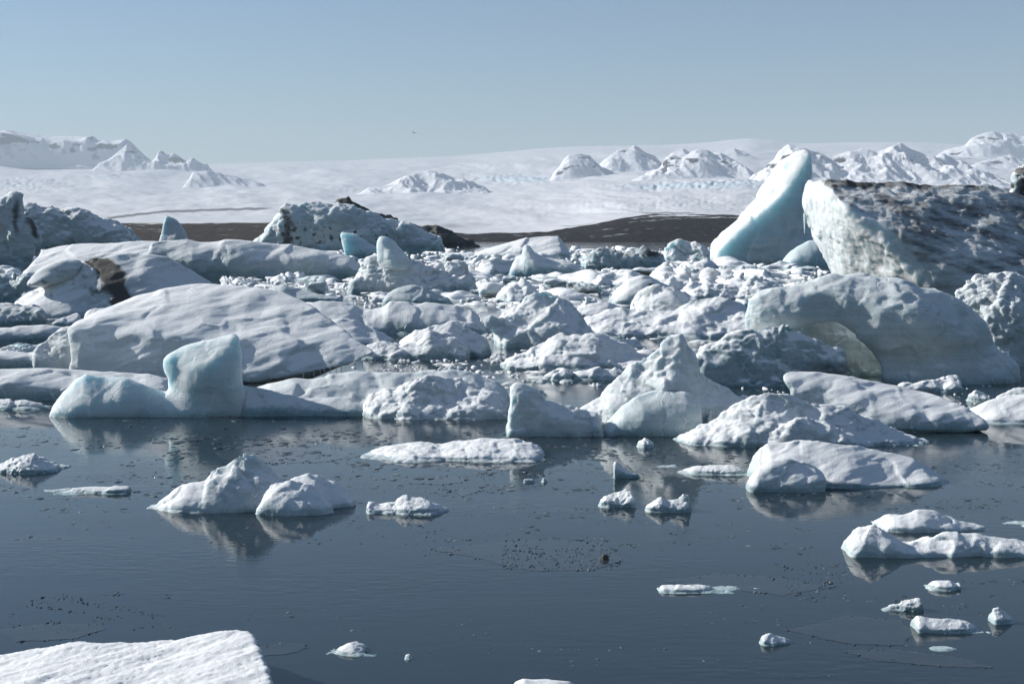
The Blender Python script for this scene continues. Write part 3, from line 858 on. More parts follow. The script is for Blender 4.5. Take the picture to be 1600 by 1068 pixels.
slab = berg('iceberg', 'great tilted snow slab with wind-rippled face and icicled lip', 598,
     [('hull', [(108, 512, 30), (110, 582, 0), (165, 479, 130), (200, 463, 150), (240, 452, 160), (320, 443, 170), (390, 447, 165), (432, 453, 150), (472, 470, 130),
                (492, 489, 110), (532, 506, 75), (562, 530, 45), (585, 545, 25), (588, 553, 20), (560, 566, 10), (510, 578, 4), (440, 590, -6), (390, 597, -8), (250, 597, -6), (120, 592, 0),
                (320, 470, 300), (480, 500, 240), (180, 490, 260), (560, 560, 150), (200, 612, 60), (450, 610, 60)], 5),
      ('block', [(130, 598, 10), (420, 600, 4), (470, 590, 60), (400, 520, 200), (180, 520, 200)], 10)],
     style='snow', amp=.9, vox=3.4, clear=.1, wash=.2, parts=['snow_slab'], short='the great tilted snow slab')
part(slab, 'ice_cliff', 592, [('block', [(55, 548, 10), (60, 536, 16), (76, 521, 20), (105, 509, 26), (116, 512, 30), (114, 588, -6), (70, 584, 0), (100, 520, 110), (60, 560, 90)], 8),
     ('block', [(128, 500, 90), (134, 486, 96), (150, 480, 100), (172, 479, 104), (180, 490, 90), (140, 510, 70), (160, 490, 160)], 6)],
     label='crumbly white broken left end of the tilted slab', style='rubble', amp=.55, vox=2.6, clear=.1)

berg('iceberg', 'translucent iceberg with tall rounded knob and dimpled hollow', 652,
     [('ridge', [(78, 650), (82, 634), (98, 613), (118, 592), (134, 583), (150, 586), (166, 589), (194, 586), (212, 595), (232, 603), (256, 610), (280, 613), (300, 622), (330, 640)], 0, 34, 110, {'p': .5}),
      ('block', [(262, 612, 30), (380, 600, 26), (388, 640, 10), (374, 652, 4), (230, 654, -4), (250, 625, 10), (330, 620, 110), (390, 645, 60)], 14),
      ('hull', [(239, 568, 28), (239, 550, 30), (253, 539, 34), (285, 531, 36), (320, 519, 38), (350, 511, 40), (374, 506, 42), (387, 511, 40), (390, 535, 34), (389, 602, 26), (388, 660, 14), (290, 664, 2), (264, 606, 16), (246, 584, 22),
       (300, 560, 0), (360, 550, 2), (325, 585, -8), (370, 525, 84), (300, 545, 92), (384, 660, 90), (290, 660, 90)], 24)],
     carve=[('hull', [(262, 574, -10), (263, 562, -10), (272, 551, -10), (282, 549, -12), (290, 556, -14), (284, 568, -14), (272, 577, -12), (273, 564, 19), (280, 560, 17)], 6)],
     style='smooth', amp=.7, vox=2.8, blend=12, clear=.42, snow=.4, wash=.3, warp=3, glow=3.6, short='the round-knobbed translucent berg')
shelf = berg('ice_floe', 'low teal ice shelf with heap of broken snow on its end', 650,
     [('ridge', [(360, 640), (380, 612), (425, 599), (460, 592), (500, 588), (550, 584), (600, 582), (660, 578), (700, 578), (740, 585), (775, 597), (794, 610), (800, 630)], 40, 90, 190, {'p': .35}),
      ('ridge', [(350, 650), (372, 600), (400, 606), (440, 618), (480, 622), (520, 620), (545, 621), (560, 630), (590, 640), (620, 650)], 0, 26, 100, {'p': .4})],
     cat='ice floe', style='smooth', amp=.9, vox=3.2, clear=.62, snow=.75, wash=.3, parts=['ice_shelf'], glow=2, short='the low teal ice shelf')
part(shelf, 'snow_heap', 655, [('ridge', [(564, 652), (568, 634), (580, 620), (602, 610), (622, 606), (630, 600), (644, 590), (662, 584), (682, 584), (706, 591), (735, 598), (764, 606), (784, 615), (790, 632), (794, 650)], -2, 56, 110, {'p': .6})],
     style='rubble', amp=.7, vox=2.7, clear=.05, wash=.3, label='heap of broken white snow blocks')

# --- middle distance, centre
heap = berg('iceberg', 'smooth cone block standing on a heap of white ice rubble', 457,
     [('ridge', [(545, 456), (552, 440), (562, 412), (572, 403), (600, 404), (640, 412), (665, 420), (690, 412), (712, 418), (735, 428), (742, 440), (752, 454)], 0, 40, 130, {'p': .6})],
     style='rubble', vox=2.5, clear=.05, parts=['rubble_heap'], short='the cone block on its rubble heap')
part(heap, 'cone_block', 457, [('hull', [(586, 420, 22), (588, 372, 30), (593, 366, 34), (604, 366, 36), (620, 373, 36), (634, 386, 34), (644, 400, 30), (652, 422, 22), (620, 426, 6), (600, 378, 18), (625, 415, 80), (600, 372, 60)], 7)],
     style='smooth', amp=.6, vox=2.0, clear=.3, snow=.5, glow=2.6, label='smooth pale cone of clear ice')
part(heap, 'boulder', 457, [('hull', [(690, 412, 30), (698, 402, 36), (712, 403, 36), (727, 406, 30), (735, 428, 20), (728, 440, 14), (700, 440, 14), (715, 420, 70)], 9)], style='ice', amp=.7, vox=2.0, clear=.1)
berg('iceberg', 'sail-shaped teal iceberg with small upright horn', 431,
     [('ridge', [(793, 430), (797, 412), (806, 402), (816, 397), (818, 384), (824, 380), (831, 383), (838, 392), (852, 400), (868, 404), (880, 406), (900, 411), (912, 417), (915, 430)], 0, 24, 80, {'p': .35})],
     style='smooth', amp=.8, vox=2.0, clear=.5, snow=.8, wash=.6, glow=2.6, short='the sail-shaped teal iceberg')
berg('iceberg', 'teal iceberg capped with a tan gritty crust', 422,
     [('ridge', [(908, 420), (912, 404), (918, 396), (935, 390), (952, 391), (966, 393), (985, 388), (1008, 386), (1022, 392), (1034, 400), (1044, 408), (1048, 420)], 0, 26, 80, {'p': .35})],
     style='rough', amp=.8, vox=2.0, clear=.4, snow=.5, wash=.5, dirt=lambda px, py, N: .5 * sstep(.1, .6, N[:, 2]) + .5 * gauss(px, py, 1018, 396, 12, 7), glow=2.2, short='the tan-crusted teal iceberg')
berg('iceberg', 'wave-shaped ice ridge with smooth shaded grey side behind the great slab', 522,
     [('ridge', [(470, 515), (478, 476), (500, 468), (530, 470), (548, 474), (562, 483), (582, 486), (600, 480), (610, 471), (640, 470), (680, 473), (715, 476), (738, 484), (752, 498), (766, 514), (772, 524)], 0, 46, 190, {'p': .55})],
     style='smooth', amp=.9, vox=3.0, clear=.25, snow=.9, short='the wave-shaped grey ridge')
berg('iceberg', 'glassy green-grey hump below the cone block rubble heap', 476,
     [('ridge', [(595, 475), (606, 456), (620, 447), (640, 443), (660, 446), (680, 455), (700, 464), (708, 475)], 0, 30, 80, {'p': .5})], style='smooth', amp=.6, vox=2.2, clear=.55, snow=.4, short='the glassy green-grey hump')
berg('iceberg', 'second low glassy hump beside the wave-shaped ridge', 472,
     [('ridge', [(405, 470), (420, 452), (445, 446), (470, 452), (500, 458), (530, 460), (545, 470)], 0, 30, 80, {'p': .5})], style='smooth', amp=.6, vox=2.4, clear=.45, snow=.5)
berg('ice_floe', 'curved snow bank with hollow shade between slab edge and wave ridge', 540,
     [('ridge', [(505, 536), (515, 503), (535, 498), (556, 498), (580, 507), (604, 517), (616, 528), (620, 540)], 0, 50, 130, {'p': .8})], cat='snow bank', style='snow', vox=2.6, clear=.1)
berg('iceberg', 'cluster of rounded white ice lumps before the wave-shaped ridge', 562,
     [('ridge', [(566, 560), (575, 542), (600, 534), (625, 540), (650, 536), (672, 520), (690, 523), (715, 530), (728, 545), (734, 560)], 0, 30, 90, {'p': .5}),
      ('ridge', [(630, 540), (650, 515), (680, 505), (705, 501), (722, 504), (738, 516), (755, 526), (762, 545)], 50, 90, 150, {'p': .7})],
     style='ice', amp=.7, vox=2.6, clear=.12, short='the cluster of rounded white lumps')
tall = berg('iceberg', 'tall lumpy white iceberg with smooth bluish right flank', 544,
     [('ridge', [(772, 543), (776, 512), (786, 488), (800, 472), (818, 462), (835, 453), (855, 450), (874, 457), (890, 467), (902, 480), (912, 505), (920, 522), (926, 540)], 0, 56, 130, {'p': .55}),
      ('hull', [(742, 491, 30), (770, 494, 30), (792, 489, 34), (790, 520, 16), (775, 528, 16), (760, 512, 20), (785, 505, 60)], 4)],
     style='ice', amp=.85, vox=2.7, clear=lambda px, py, N: .0 + .5 * sstep(.1, .7, N[:, 0]), glow=2, short='the tall lumpy white iceberg')  # teal tint deepens on faces turned right
berg('ice_floe', 'rounded heap of soft white lumps at the foot of the tall lumpy iceberg', 579,
     [('ridge', [(784, 578), (792, 556), (815, 545), (840, 534), (860, 526), (880, 518), (900, 520), (930, 517), (950, 520), (970, 533), (990, 545), (1012, 558), (1018, 570)], 0, 60, 130, {'p': .65})],
     cat='ice floe', style='ice', amp=.75, vox=2.8, clear=.1, short='the heap of soft white lumps')
berg('ice_floe', 'small rounded lump afloat before the heap of soft white lumps', 594,
     [('ridge', [(848, 593), (852, 584), (866, 574), (880, 575), (894, 584), (902, 592)], 0, 16, 40, {'p': .5})], cat='ice lump', style='ice', amp=.6, vox=1.8, clear=.1)
berg('ice_floe', 'thin flat pale floe between soft lumps and central peak', 580,
     [('ridge', [(952, 578), (965, 568), (985, 563), (1010, 562), (1020, 568), (1024, 578)], 0, 30, 60, {'p': .6})], cat='ice floe', style='snow', amp=.5, vox=2.0, clear=.2)
berg('ice_floe', 'low elongated pale floe behind the central peaked iceberg', 594,
     [('ridge', [(885, 592), (905, 580), (930, 577), (960, 578), (985, 585), (992, 593)], 0, 20, 50, {'p': .6})], cat='ice floe', style='ice', amp=.5, vox=1.9, clear=.2)
berg('iceberg', 'broad snowy floe with two humps and long blue shadows', 528,
     [('ridge', [(906, 522), (914, 496), (940, 484), (965, 481), (990, 485), (1020, 492), (1060, 480), (1080, 466), (1100, 462), (1130, 466), (1158, 472), (1176, 490), (1186, 512), (1190, 526)], 0, 90, 220, {'p': .75}),
      ('ridge', [(980, 500), (985, 470), (1005, 455), (1030, 448), (1052, 448), (1066, 456), (1082, 470), (1100, 500)], 110, 160, 260, {'p': .6})],
     style='ice', amp=.75, vox=3.0, clear=.1, snow=1.0, short='the broad two-humped snowy floe')
berg('iceberg', 'snow hump with small dark dirt hole on its shoulder', 476,
     [('ridge', [(950, 472), (962, 448), (980, 434), (1000, 429), (1018, 433), (1032, 442), (1060, 452), (1082, 462), (1090, 474)], 0, 40, 110, {'p': .6})],
     style='snow', vox=2.4, clear=.1, dirt=lambda px, py, N: 1.2 * gauss(px, py, 1017, 446, 5, 5), short='the snow hump with a dirt hole')
berg('ice_floe', 'white wind-carved floe left of the two-humped snowy floe', 498,
     [('ridge', [(898, 496), (905, 482), (925, 474), (950, 472), (968, 478), (975, 492)], 0, 26, 70, {'p': .6})], cat='ice floe', style='snow', vox=2.2, clear=.2)
berg('ice_floe', 'low scalloped ice ridge beyond the arch', 470,
     [('ridge', [(1072, 468), (1082, 452), (1105, 438), (1130, 440), (1150, 446), (1180, 436), (1210, 444), (1235, 456), (1240, 468)], 0, 34, 100, {'p': .55})], cat='ice floe', style='rough', amp=.7, vox=2.4, clear=.15)

# --- right
arch = berg('iceberg', 'massive rounded arch iceberg of smooth grey-blue ice', 600,
     [('hull', [(1262, 448, 40), (1300, 426, 50), (1340, 420, 56), (1400, 428, 56), (1445, 434, 52), (1482, 448, 46), (1520, 470, 38), (1548, 492, 30), (1556, 512, 24), (1300, 500, 24), (1320, 524, 20), (1345, 536, 18), (1376, 562, 12),
                (1340, 470, -6), (1440, 480, -16), (1520, 530, -4), (1400, 560, -10), (1340, 430, 120), (1500, 470, 130), (1400, 560, 130), (1540, 560, 110)], 22),
      ('block', [(1374, 556, 14), (1378, 590, 4), (1392, 600, -6), (1480, 602, -16), (1570, 600, -6), (1600, 592, 10), (1594, 570, 24), (1570, 546, 30), (1480, 520, 20), (1400, 540, 90), (1590, 580, 110), (1500, 540, 120)], 18),
      ('hull', [(1172, 524, 46), (1168, 470, 52), (1178, 456, 58), (1215, 453, 60), (1264, 438, 60), (1300, 426, 60), (1306, 505, 40), (1286, 502, 36), (1226, 518, 36), (1200, 524, 36), (1190, 470, 100), (1280, 460, 110), (1240, 495, 10), (1200, 490, 14)], 14),
      ('block', [(1171, 508, 56), (1230, 500, 56), (1228, 590, 50), (1172, 590, 50), (1200, 520, 92), (1225, 520, 90)], 12)],
     style='ice', amp=.45, vox=3.4, blend=26, clear=.3, snow=.5, wash=.35, glow=2.2, short='the massive arch iceberg')
berg('iceberg', 'tan-tinted iceberg with bright crumbly face behind the arch iceberg', 573,
     [('block', [(1488, 450, 60), (1500, 440, 64), (1516, 436, 64), (1540, 424, 66), (1580, 426, 66), (1680, 446, 60), (1700, 560, 10), (1560, 574, 0), (1500, 560, 60), (1580, 470, 10), (1560, 500, 4), (1600, 450, 160), (1680, 560, 150)], 9)],
     style='rough', vox=3.2, clear=.02, wash=.1, dirt=lambda px, py, N: .26 * (1 - sstep(455, 500, py - (px - 1560) * .2)), snow=.6, short='the tan-tinted iceberg')
def dirt30(px, py, N):
    return .55 * sstep(545, 575, py + 8 * pnoise(np.stack([px / 25, py / 12, px * 0], 1))) * sstep(1180, 1300, px) + .15 * sstep(550, 580, py)
berg('iceberg', 'dark-bottomed glassy iceberg with frosty top left of the arch', 604,
     [('ridge', [(1076, 602), (1084, 562), (1095, 542), (1128, 526), (1155, 518), (1180, 511), (1200, 504), (1222, 504), (1248, 513), (1275, 529), (1296, 534), (1314, 540), (1322, 552), (1328, 575), (1332, 602)], 0, 36, 120, {'p': .32})],
     style='ice', amp=.7, vox=3.0, clear=.6, snow=1.0, wash=.3, dirt=dirt30, short='the dark-bottomed glassy iceberg')
berg('iceberg', 'pale glassy ice mass filling the hollow under the arch iceberg', 592,
     [('ridge', [(1205, 595), (1212, 520), (1230, 498), (1265, 488), (1300, 486), (1335, 490), (1365, 510), (1392, 545), (1400, 595)], 46, 76, 150, {'p': .3})], style='ice', amp=.7, vox=2.8, clear=.35, wash=.5, glow=2)
berg('iceberg', 'sunlit saddle of snow under the left wing of the arch', 565,
     [('ridge', [(1222, 560), (1236, 512), (1262, 500), (1285, 492), (1298, 500), (1310, 514), (1318, 560)], 0, 30, 90, {'p': .5})], style='ice', amp=.8, vox=2.6, clear=.05)
peak = berg('iceberg', 'central peaked white iceberg with smooth rounded front boss', 682,
     [('ridge', [(885, 678), (896, 646), (912, 636), (938, 621), (952, 604), (966, 588), (985, 571), (1004, 560), (1022, 548), (1036, 532), (1050, 526), (1066, 529), (1074, 542), (1084, 562), (1096, 580), (1116, 594), (1142, 608), (1166, 620), (1182, 634), (1190, 650)], 20, 92, 170, {'p': .9}),
      ('hull', [(985, 590, 80), (1020, 552, 90), (1044, 527, 94), (1062, 527, 94), (1078, 552, 92), (1096, 584, 88), (1110, 610, 70), (1040, 612, 36), (1055, 560, 70), (1050, 600, 150)], 4),
      ('ridge', [(795, 682), (798, 604), (806, 599), (825, 602), (842, 611), (856, 626), (880, 634), (905, 640), (930, 650), (945, 678)], 0, 26, 90, {'p': .22})],
     style='ice', amp=.7, warp=3, vox=3.0, clear=.15, snow=.8, wash=.4, parts=['ice_peak'], glow=2, short='the central peaked white iceberg')
part(peak, 'front_boss', 682, [('ridge', [(935, 682), (950, 655), (972, 632), (1000, 617), (1035, 609), (1068, 612), (1092, 622), (1110, 638), (1117, 650), (1112, 664), (1098, 682)], 0, 34, 90, {'p': .42})],
     style='smooth', amp=.6, vox=2.8, clear=.5, snow=.5, wash=.4, glow=2.4, label='smooth shaded teal boss of ice')
berg('iceberg', 'snowy slab with raised prow and pitted top beside the central peak', 676,
     [('hull', [(1218, 588, 80), (1224, 579, 84), (1236, 575, 86), (1256, 576, 86), (1292, 589, 90), (1322, 597, 94), (1380, 598, 100), (1440, 605, 90), (1484, 621, 60), (1512, 641, 30), (1538, 652, 16), (1548, 668, 6), (1500, 676, -4), (1430, 676, -8), (1360, 660, 10),
                (1290, 640, 40), (1232, 620, 50), (1226, 600, 60), (1300, 640, 170), (1500, 670, 120), (1420, 640, 20), (1490, 646, 8)], 5),
      ('block', [(1260, 640, 40), (1400, 672, 0), (1520, 674, 4), (1500, 640, 80), (1300, 640, 120)], 8)],
     style='snow', amp=1.1, vox=3.1, clear=.4, snow=1.0, wash=.3, short='the snowy slab with a raised prow')
berg('ice_chunk', 'small knobbly white chunk at the foot of the arch iceberg', 613,
     [('ridge', [(1405, 612), (1412, 600), (1440, 596), (1470, 594), (1484, 585), (1496, 586), (1502, 596), (1504, 611)], 0, 18, 50, {'p': .5})], cat='ice chunk', style='rubble', amp=.5, vox=2.0, clear=.1)
berg('iceberg', 'crumbly white ice hummocks before the prowed snowy slab', 700,
     [('ridge', [(1052, 698), (1060, 684), (1082, 670), (1108, 662), (1128, 647), (1148, 634), (1168, 622), (1195, 612), (1222, 613), (1244, 622), (1268, 628), (1310, 634), (1345, 650), (1362, 654), (1382, 664), (1405, 672), (1428, 684), (1446, 696)], 10, 72, 140, {'p': .75}),
      ('ridge', [(1190, 698), (1214, 668), (1240, 654), (1262, 652), (1288, 660), (1310, 672), (1330, 688), (1340, 698)], 0, 22, 70, {'p': .55})],
     style='rubble', amp=.62, vox=3.0, clear=.12, wash=.5, short='the crumbly white hummocks')
berg('ice_floe', 'smooth snow floe with rounded boulder-like head', 769,
     [('ridge', [(1174, 740), (1182, 706), (1200, 693), (1240, 690), (1290, 690), (1340, 694), (1372, 702), (1400, 711), (1436, 722), (1456, 734), (1474, 746), (1482, 756)], 30, 120, 190, {'p': .8}),
      ('ridge', [(1166, 768), (1170, 748), (1184, 731), (1205, 718), (1228, 715), (1252, 720), (1272, 729), (1283, 742), (1286, 766)], 0, 30, 80, {'p': .42})],
     cat='ice floe', style='snow', vox=2.9, clear=.2, short='the smooth snow floe with a boulder head')
berg('ice_floe', 'horseshoe-shaped melting floe with open pool in its middle', 871,
     [('ridge', [(1322, 868), (1326, 845), (1338, 826), (1354, 820), (1374, 825), (1392, 836), (1412, 842), (1440, 843), (1462, 838), (1482, 832), (1530, 835), (1600, 843), (1680, 850), (1740, 866)], 0, 34, 90, {'p': .4}),
      ('ridge', [(1374, 836), (1378, 814), (1392, 803), (1430, 800), (1462, 803), (1490, 810), (1525, 818), (1570, 829), (1610, 842), (1700, 850), (1750, 866)], 190, 226, 290, {'p': .5})],
     cat='ice floe', style='ice', amp=.5, vox=3.0, clear=.12, wash=.35, glow=1.8, short='the horseshoe-shaped floe')
berg('ice_floe', 'flat white floe on the water past the prowed snowy slab', 664,
     [('ridge', [(1518, 662), (1524, 640), (1545, 630), (1575, 623), (1620, 616), (1700, 618), (1760, 650)], 0, 70, 160, {'p': .8})], cat='ice floe', style='snow', vox=2.8, clear=.15)
berg('ice_floe', 'rounded white ice log behind the flat white floe', 631,
     [('ridge', [(1550, 629), (1556, 618), (1572, 611), (1592, 605), (1640, 602), (1680, 626)], 0, 16, 44, {'p': .45})], cat='ice log', style='ice', amp=.7, vox=2.2, clear=.05)
berg('ice_chunk', 'small white crumb of ice in the dark water under the arch', 628,
     [('ridge', [(1508, 627), (1514, 616), (1524, 608), (1536, 612), (1545, 620), (1550, 627)], 0, 12, 30, {'p': .5})], cat='ice chunk', style='rubble', amp=.4, vox=1.7, clear=.05)

# --- foreground
berg('ice_floe', 'three-lobed white melting floe with pinched upright head', 805,
     [('ridge', [(230, 798), (238, 792), (265, 774), (292, 757), (322, 750), (328, 734), (340, 730), (352, 726), (364, 715), (378, 708), (394, 706), (410, 714), (428, 732), (442, 748), (470, 770)], 20, 66, 130, {'p': .62}),
      ('ridge', [(396, 805), (402, 786), (416, 764), (432, 751), (450, 747), (468, 748), (488, 758), (506, 774), (517, 790), (522, 804)], 0, 40, 80, {'p': .52}),
      ('ridge', [(440, 775), (455, 746), (480, 740), (500, 742), (525, 752), (546, 763), (556, 774), (562, 786)], 60, 104, 150, {'p': .6})],
     cat='ice floe', style='ice', amp=.45, warp=2, vox=2.8, clear=.12, wash=.3, glow=2, short='the three-lobed white floe')
berg('ice_floe', 'little crested white floe beside the three-lobed floe', 804,
     [('ridge', [(573, 800), (576, 785), (595, 784), (614, 783), (625, 773), (634, 770), (648, 777), (665, 783), (682, 789), (698, 797)], 0, 34, 70, {'p': .6})],
     cat='ice floe', style='rubble', amp=.5, vox=2.0, clear=.1, short='the little crested floe')
berg('ice_floe', 'long low white floe with crumbly edge below the snow heap', 722,
     [('ridge', [(556, 712), (575, 704), (605, 700), (630, 693), (660, 688), (690, 691), (730, 687), (770, 684), (805, 684), (830, 692), (848, 702), (852, 712)], 0, 90, 160, {'p': .6})],
     cat='ice floe', style='rubble', amp=.38, vox=2.4, clear=.05, wash=.3, short='the long low crumbly floe')
berg('snow_floe', 'foreground snow-covered floe with ragged crisp edge', 1120,
     [('hull', [(-120, 1035, 170), (0, 1023, 180), (60, 1016, 190), (98, 1008, 195), (150, 1009, 190), (260, 1008, 190), (300, 1001, 200), (340, 991, 210), (384, 985, 215), (396, 990, 200), (412, 1022, 110), (430, 1075, 0), (420, 1140, -60), (-120, 1160, -120), (-120, 1060, 330), (380, 1010, 300), (416, 1120, 60)], 5)],
     cat='ice floe', style='crust', amp=1.3, vox=4.2, clear=.1, short='the foreground snow floe')
berg('snow_floe', 'snowy tip of a nearly hidden floe in the foreground water', 1092,
     [('ridge', [(796, 1085), (804, 1068), (818, 1060), (830, 1062), (870, 1063), (890, 1066), (904, 1074), (912, 1088)], 0, 40, 90, {'p': .5})], cat='ice floe', style='snow', amp=.6, vox=2.4)

def small(name, label, cat, base, prof, d1=24, d2=50, style='ice', amp=.45, **kw):
    return berg(name, label, base, [('ridge', prof, 0, d1, d2, {'p': kw.pop('p', .55)})], cat=cat, style=style, amp=amp, vox=kw.pop('vox', 1.8), **kw)
small('ice_floe', 'little layered ice ramp drifting in open water below the knobbed berg', 'ice floe', 741, [(-30, 735), (0, 726), (22, 716), (42, 709), (56, 707), (60, 714), (72, 721), (88, 728), (98, 738)], 40, 90, clear=.2, style='rough')
small('ice_sliver', 'thin flat ice sliver on open water near the three-lobed floe', 'ice sliver', 773, [(38, 772), (44, 765), (90, 764), (140, 760), (180, 757), (200, 759), (206, 768)], 30, 60, clear=.35, amp=.3)
small('ice_chunk', 'tiny paired white crumbs west of the glassy wedge', 'ice chunk', 756, [(812, 755), (818, 747), (832, 746), (840, 750), (848, 745), (858, 749), (864, 755)], 16, 34, amp=.3, clear=.05)
wedge_base = small('ice_wedge', 'upturned glassy ice wedge with long flat tail', 'ice wedge', 748, [(958, 747), (960, 720), (964, 720), (974, 728), (986, 737), (1005, 741), (1026, 744), (1034, 748)], 14, 34, amp=.25, clear=.5, p=.3)
small('ice_plate', 'thin pale ice plate lying behind the glassy wedge', 'ice plate', 731, [(985, 729), (1000, 726), (1030, 724), (1056, 723), (1060, 727)], 16, 30, amp=.2, clear=.2)
small('ice_sliver', 'long crumbly white sliver right of the glassy wedge', 'ice sliver', 743, [(1052, 741), (1060, 734), (1085, 729), (1120, 726), (1145, 727), (1164, 734), (1172, 741)], 30, 60, clear=.1, style='rubble', amp=.25)
small('ice_chunk', 'small white pebble-like ice chunk before the front boss', 'ice chunk', 700, [(994, 699), (998, 690), (1006, 682), (1014, 685), (1024, 694), (1030, 699)], 14, 30, amp=.35, clear=.05)
small('ice_chunk', 'frosty grey chunk left of the glittering crumbly chunk', 'ice chunk', 793, [(934, 790), (944, 776), (960, 769), (974, 767), (980, 763), (986, 766), (990, 778), (992, 790)], 20, 46, clear=.2, style='rough', amp=.4)
small('ice_chunk', 'glittering crumbly chunk with spiky top beside the frosty grey chunk', 'ice chunk', 801, [(1006, 800), (1012, 790), (1026, 779), (1034, 776), (1044, 781), (1056, 778), (1066, 770), (1076, 772), (1080, 790), (1083, 800)], 20, 46, clear=.15, style='rubble', amp=.4)
small('ice_chunk', 'low snow-dusted clear chunk in the dark foreground water', 'ice chunk', 1024, [(510, 1022), (522, 1012), (540, 1003), (552, 1000), (566, 1005), (580, 1013), (592, 1021)], 30, 60, clear=.35, amp=.4)
small('ice_chunk', 'small white bit beside the snow-dusted clear chunk', 'ice chunk', 1031, [(630, 1030), (634, 1022), (640, 1021), (648, 1029)], 10, 20, amp=.2, clear=.05)
small('ice_chunk', 'small half-sunk oval ice chunk right of the dark foreground water', 'ice chunk', 1010, [(1186, 1008), (1192, 993), (1206, 989), (1226, 994), (1242, 1002), (1248, 1009)], 22, 46, clear=.3, amp=.3)
small('ice_sliver', 'spearhead-shaped frosty sliver below the horseshoe floe', 'ice sliver', 990, [(1426, 965), (1432, 959), (1450, 963), (1478, 964), (1500, 967), (1520, 975), (1534, 982), (1540, 989)], 30, 60, clear=.1, style='rubble', amp=.25)
small('ice_chunk', 'leaning pale shard near the spearhead sliver', 'ice chunk', 976, [(1548, 974), (1552, 950), (1560, 948), (1568, 954), (1580, 964), (1590, 975)], 16, 34, clear=.2, amp=.35)
small('ice_chunk', 'fish-shaped white chunk under the horseshoe floe', 'ice chunk', 923, [(1444, 922), (1450, 914), (1466, 907), (1484, 906), (1492, 911), (1498, 909), (1502, 920)], 20, 44, clear=.15, amp=.35)
small('ice_sliver', 'faint pale half-sunk sliver below the spearhead sliver', 'ice sliver', 1018, [(1446, 1017), (1456, 1010), (1480, 1009), (1500, 1013), (1506, 1017)], 18, 36, clear=.4, amp=.2)
small('ice_sliver', 'brownish jagged sliver left of the spearhead sliver', 'ice sliver', 955, [(1376, 953), (1386, 947), (1402, 943), (1420, 937), (1436, 935), (1440, 942), (1436, 953)], 14, 30, clear=.2, amp=.35, dirt=.35, style='rough')
small('ice_sliver', 'long grey edge of rafted thin ice rising like a low ripple', 'ice sliver', 928, [(1028, 918), (1036, 914), (1060, 912), (1090, 914), (1120, 918), (1150, 922), (1180, 925), (1210, 929)], 24, 50, clear=.3, amp=.25)
small('stone', 'small black stone frozen into the thin ice sheet', 'stone', 876, [(936, 875), (940, 868), (946, 865), (952, 868), (956, 875)], 8, 18, dirt=1.3, snow=0, amp=.3, vox=1.4)

# icicles hang from the slab's lip and from the dirty berg's overhang
def icicle(parent, px, row0, row1, base, dd, width):
    Y = water_y(base) + dd * water_y(base) / F
    a, b = at(px, row0, Y), at(px, row1, Y)
    s = Y / F; n = 6; lv = 5
    V = []; Fc = []
    for i in range(lv):
        t = i / (lv - 1); r = width * s * .5 * (1 - t) ** .7 + .02 * width * s
        c = a * (1 - t) + b * t
        for k in range(n):
            V.append((c[0] + r * math.cos(2 * math.pi * k / n), c[1] + r * math.sin(2 * math.pi * k / n), c[2]))
    for i in range(lv - 1):
        for k in range(n):
            Fc.append((i * n + k, i * n + (k + 1) % n, (i + 1) * n + (k + 1) % n, (i + 1) * n + k))
    P = np.array(V) - o_org[parent.name]
    me = make_mesh('icicle', P, np.array(Fc), {'pe': 1.0 / s, 'clear': .2, 'snow': 0.0, 'dirt': 0.0, 'glow': 2.0})
    return link('icicle', me, parent, ICE)
icicle(BIG_DIRTY, 1257, 333, 366, 446, 262, 3.2)
icicle(BIG_DIRTY, 1261, 336, 350, 446, 262, 2.6)
for k in range(30):
    px = 474 + k * 3.6 + random.uniform(-2.2, 2.2)
    if random.random() < .35: continue
    r0 = np.interp(px, [470, 510, 560, 585], [586, 578, 567, 556])
    icicle(slab, px, r0 - 4, r0 + 2 + 15 * random.random() ** 1.7, 598, np.interp(px, [470, 510, 560, 585], [-1, 6, 14, 22]), random.uniform(1.0, 2.4))
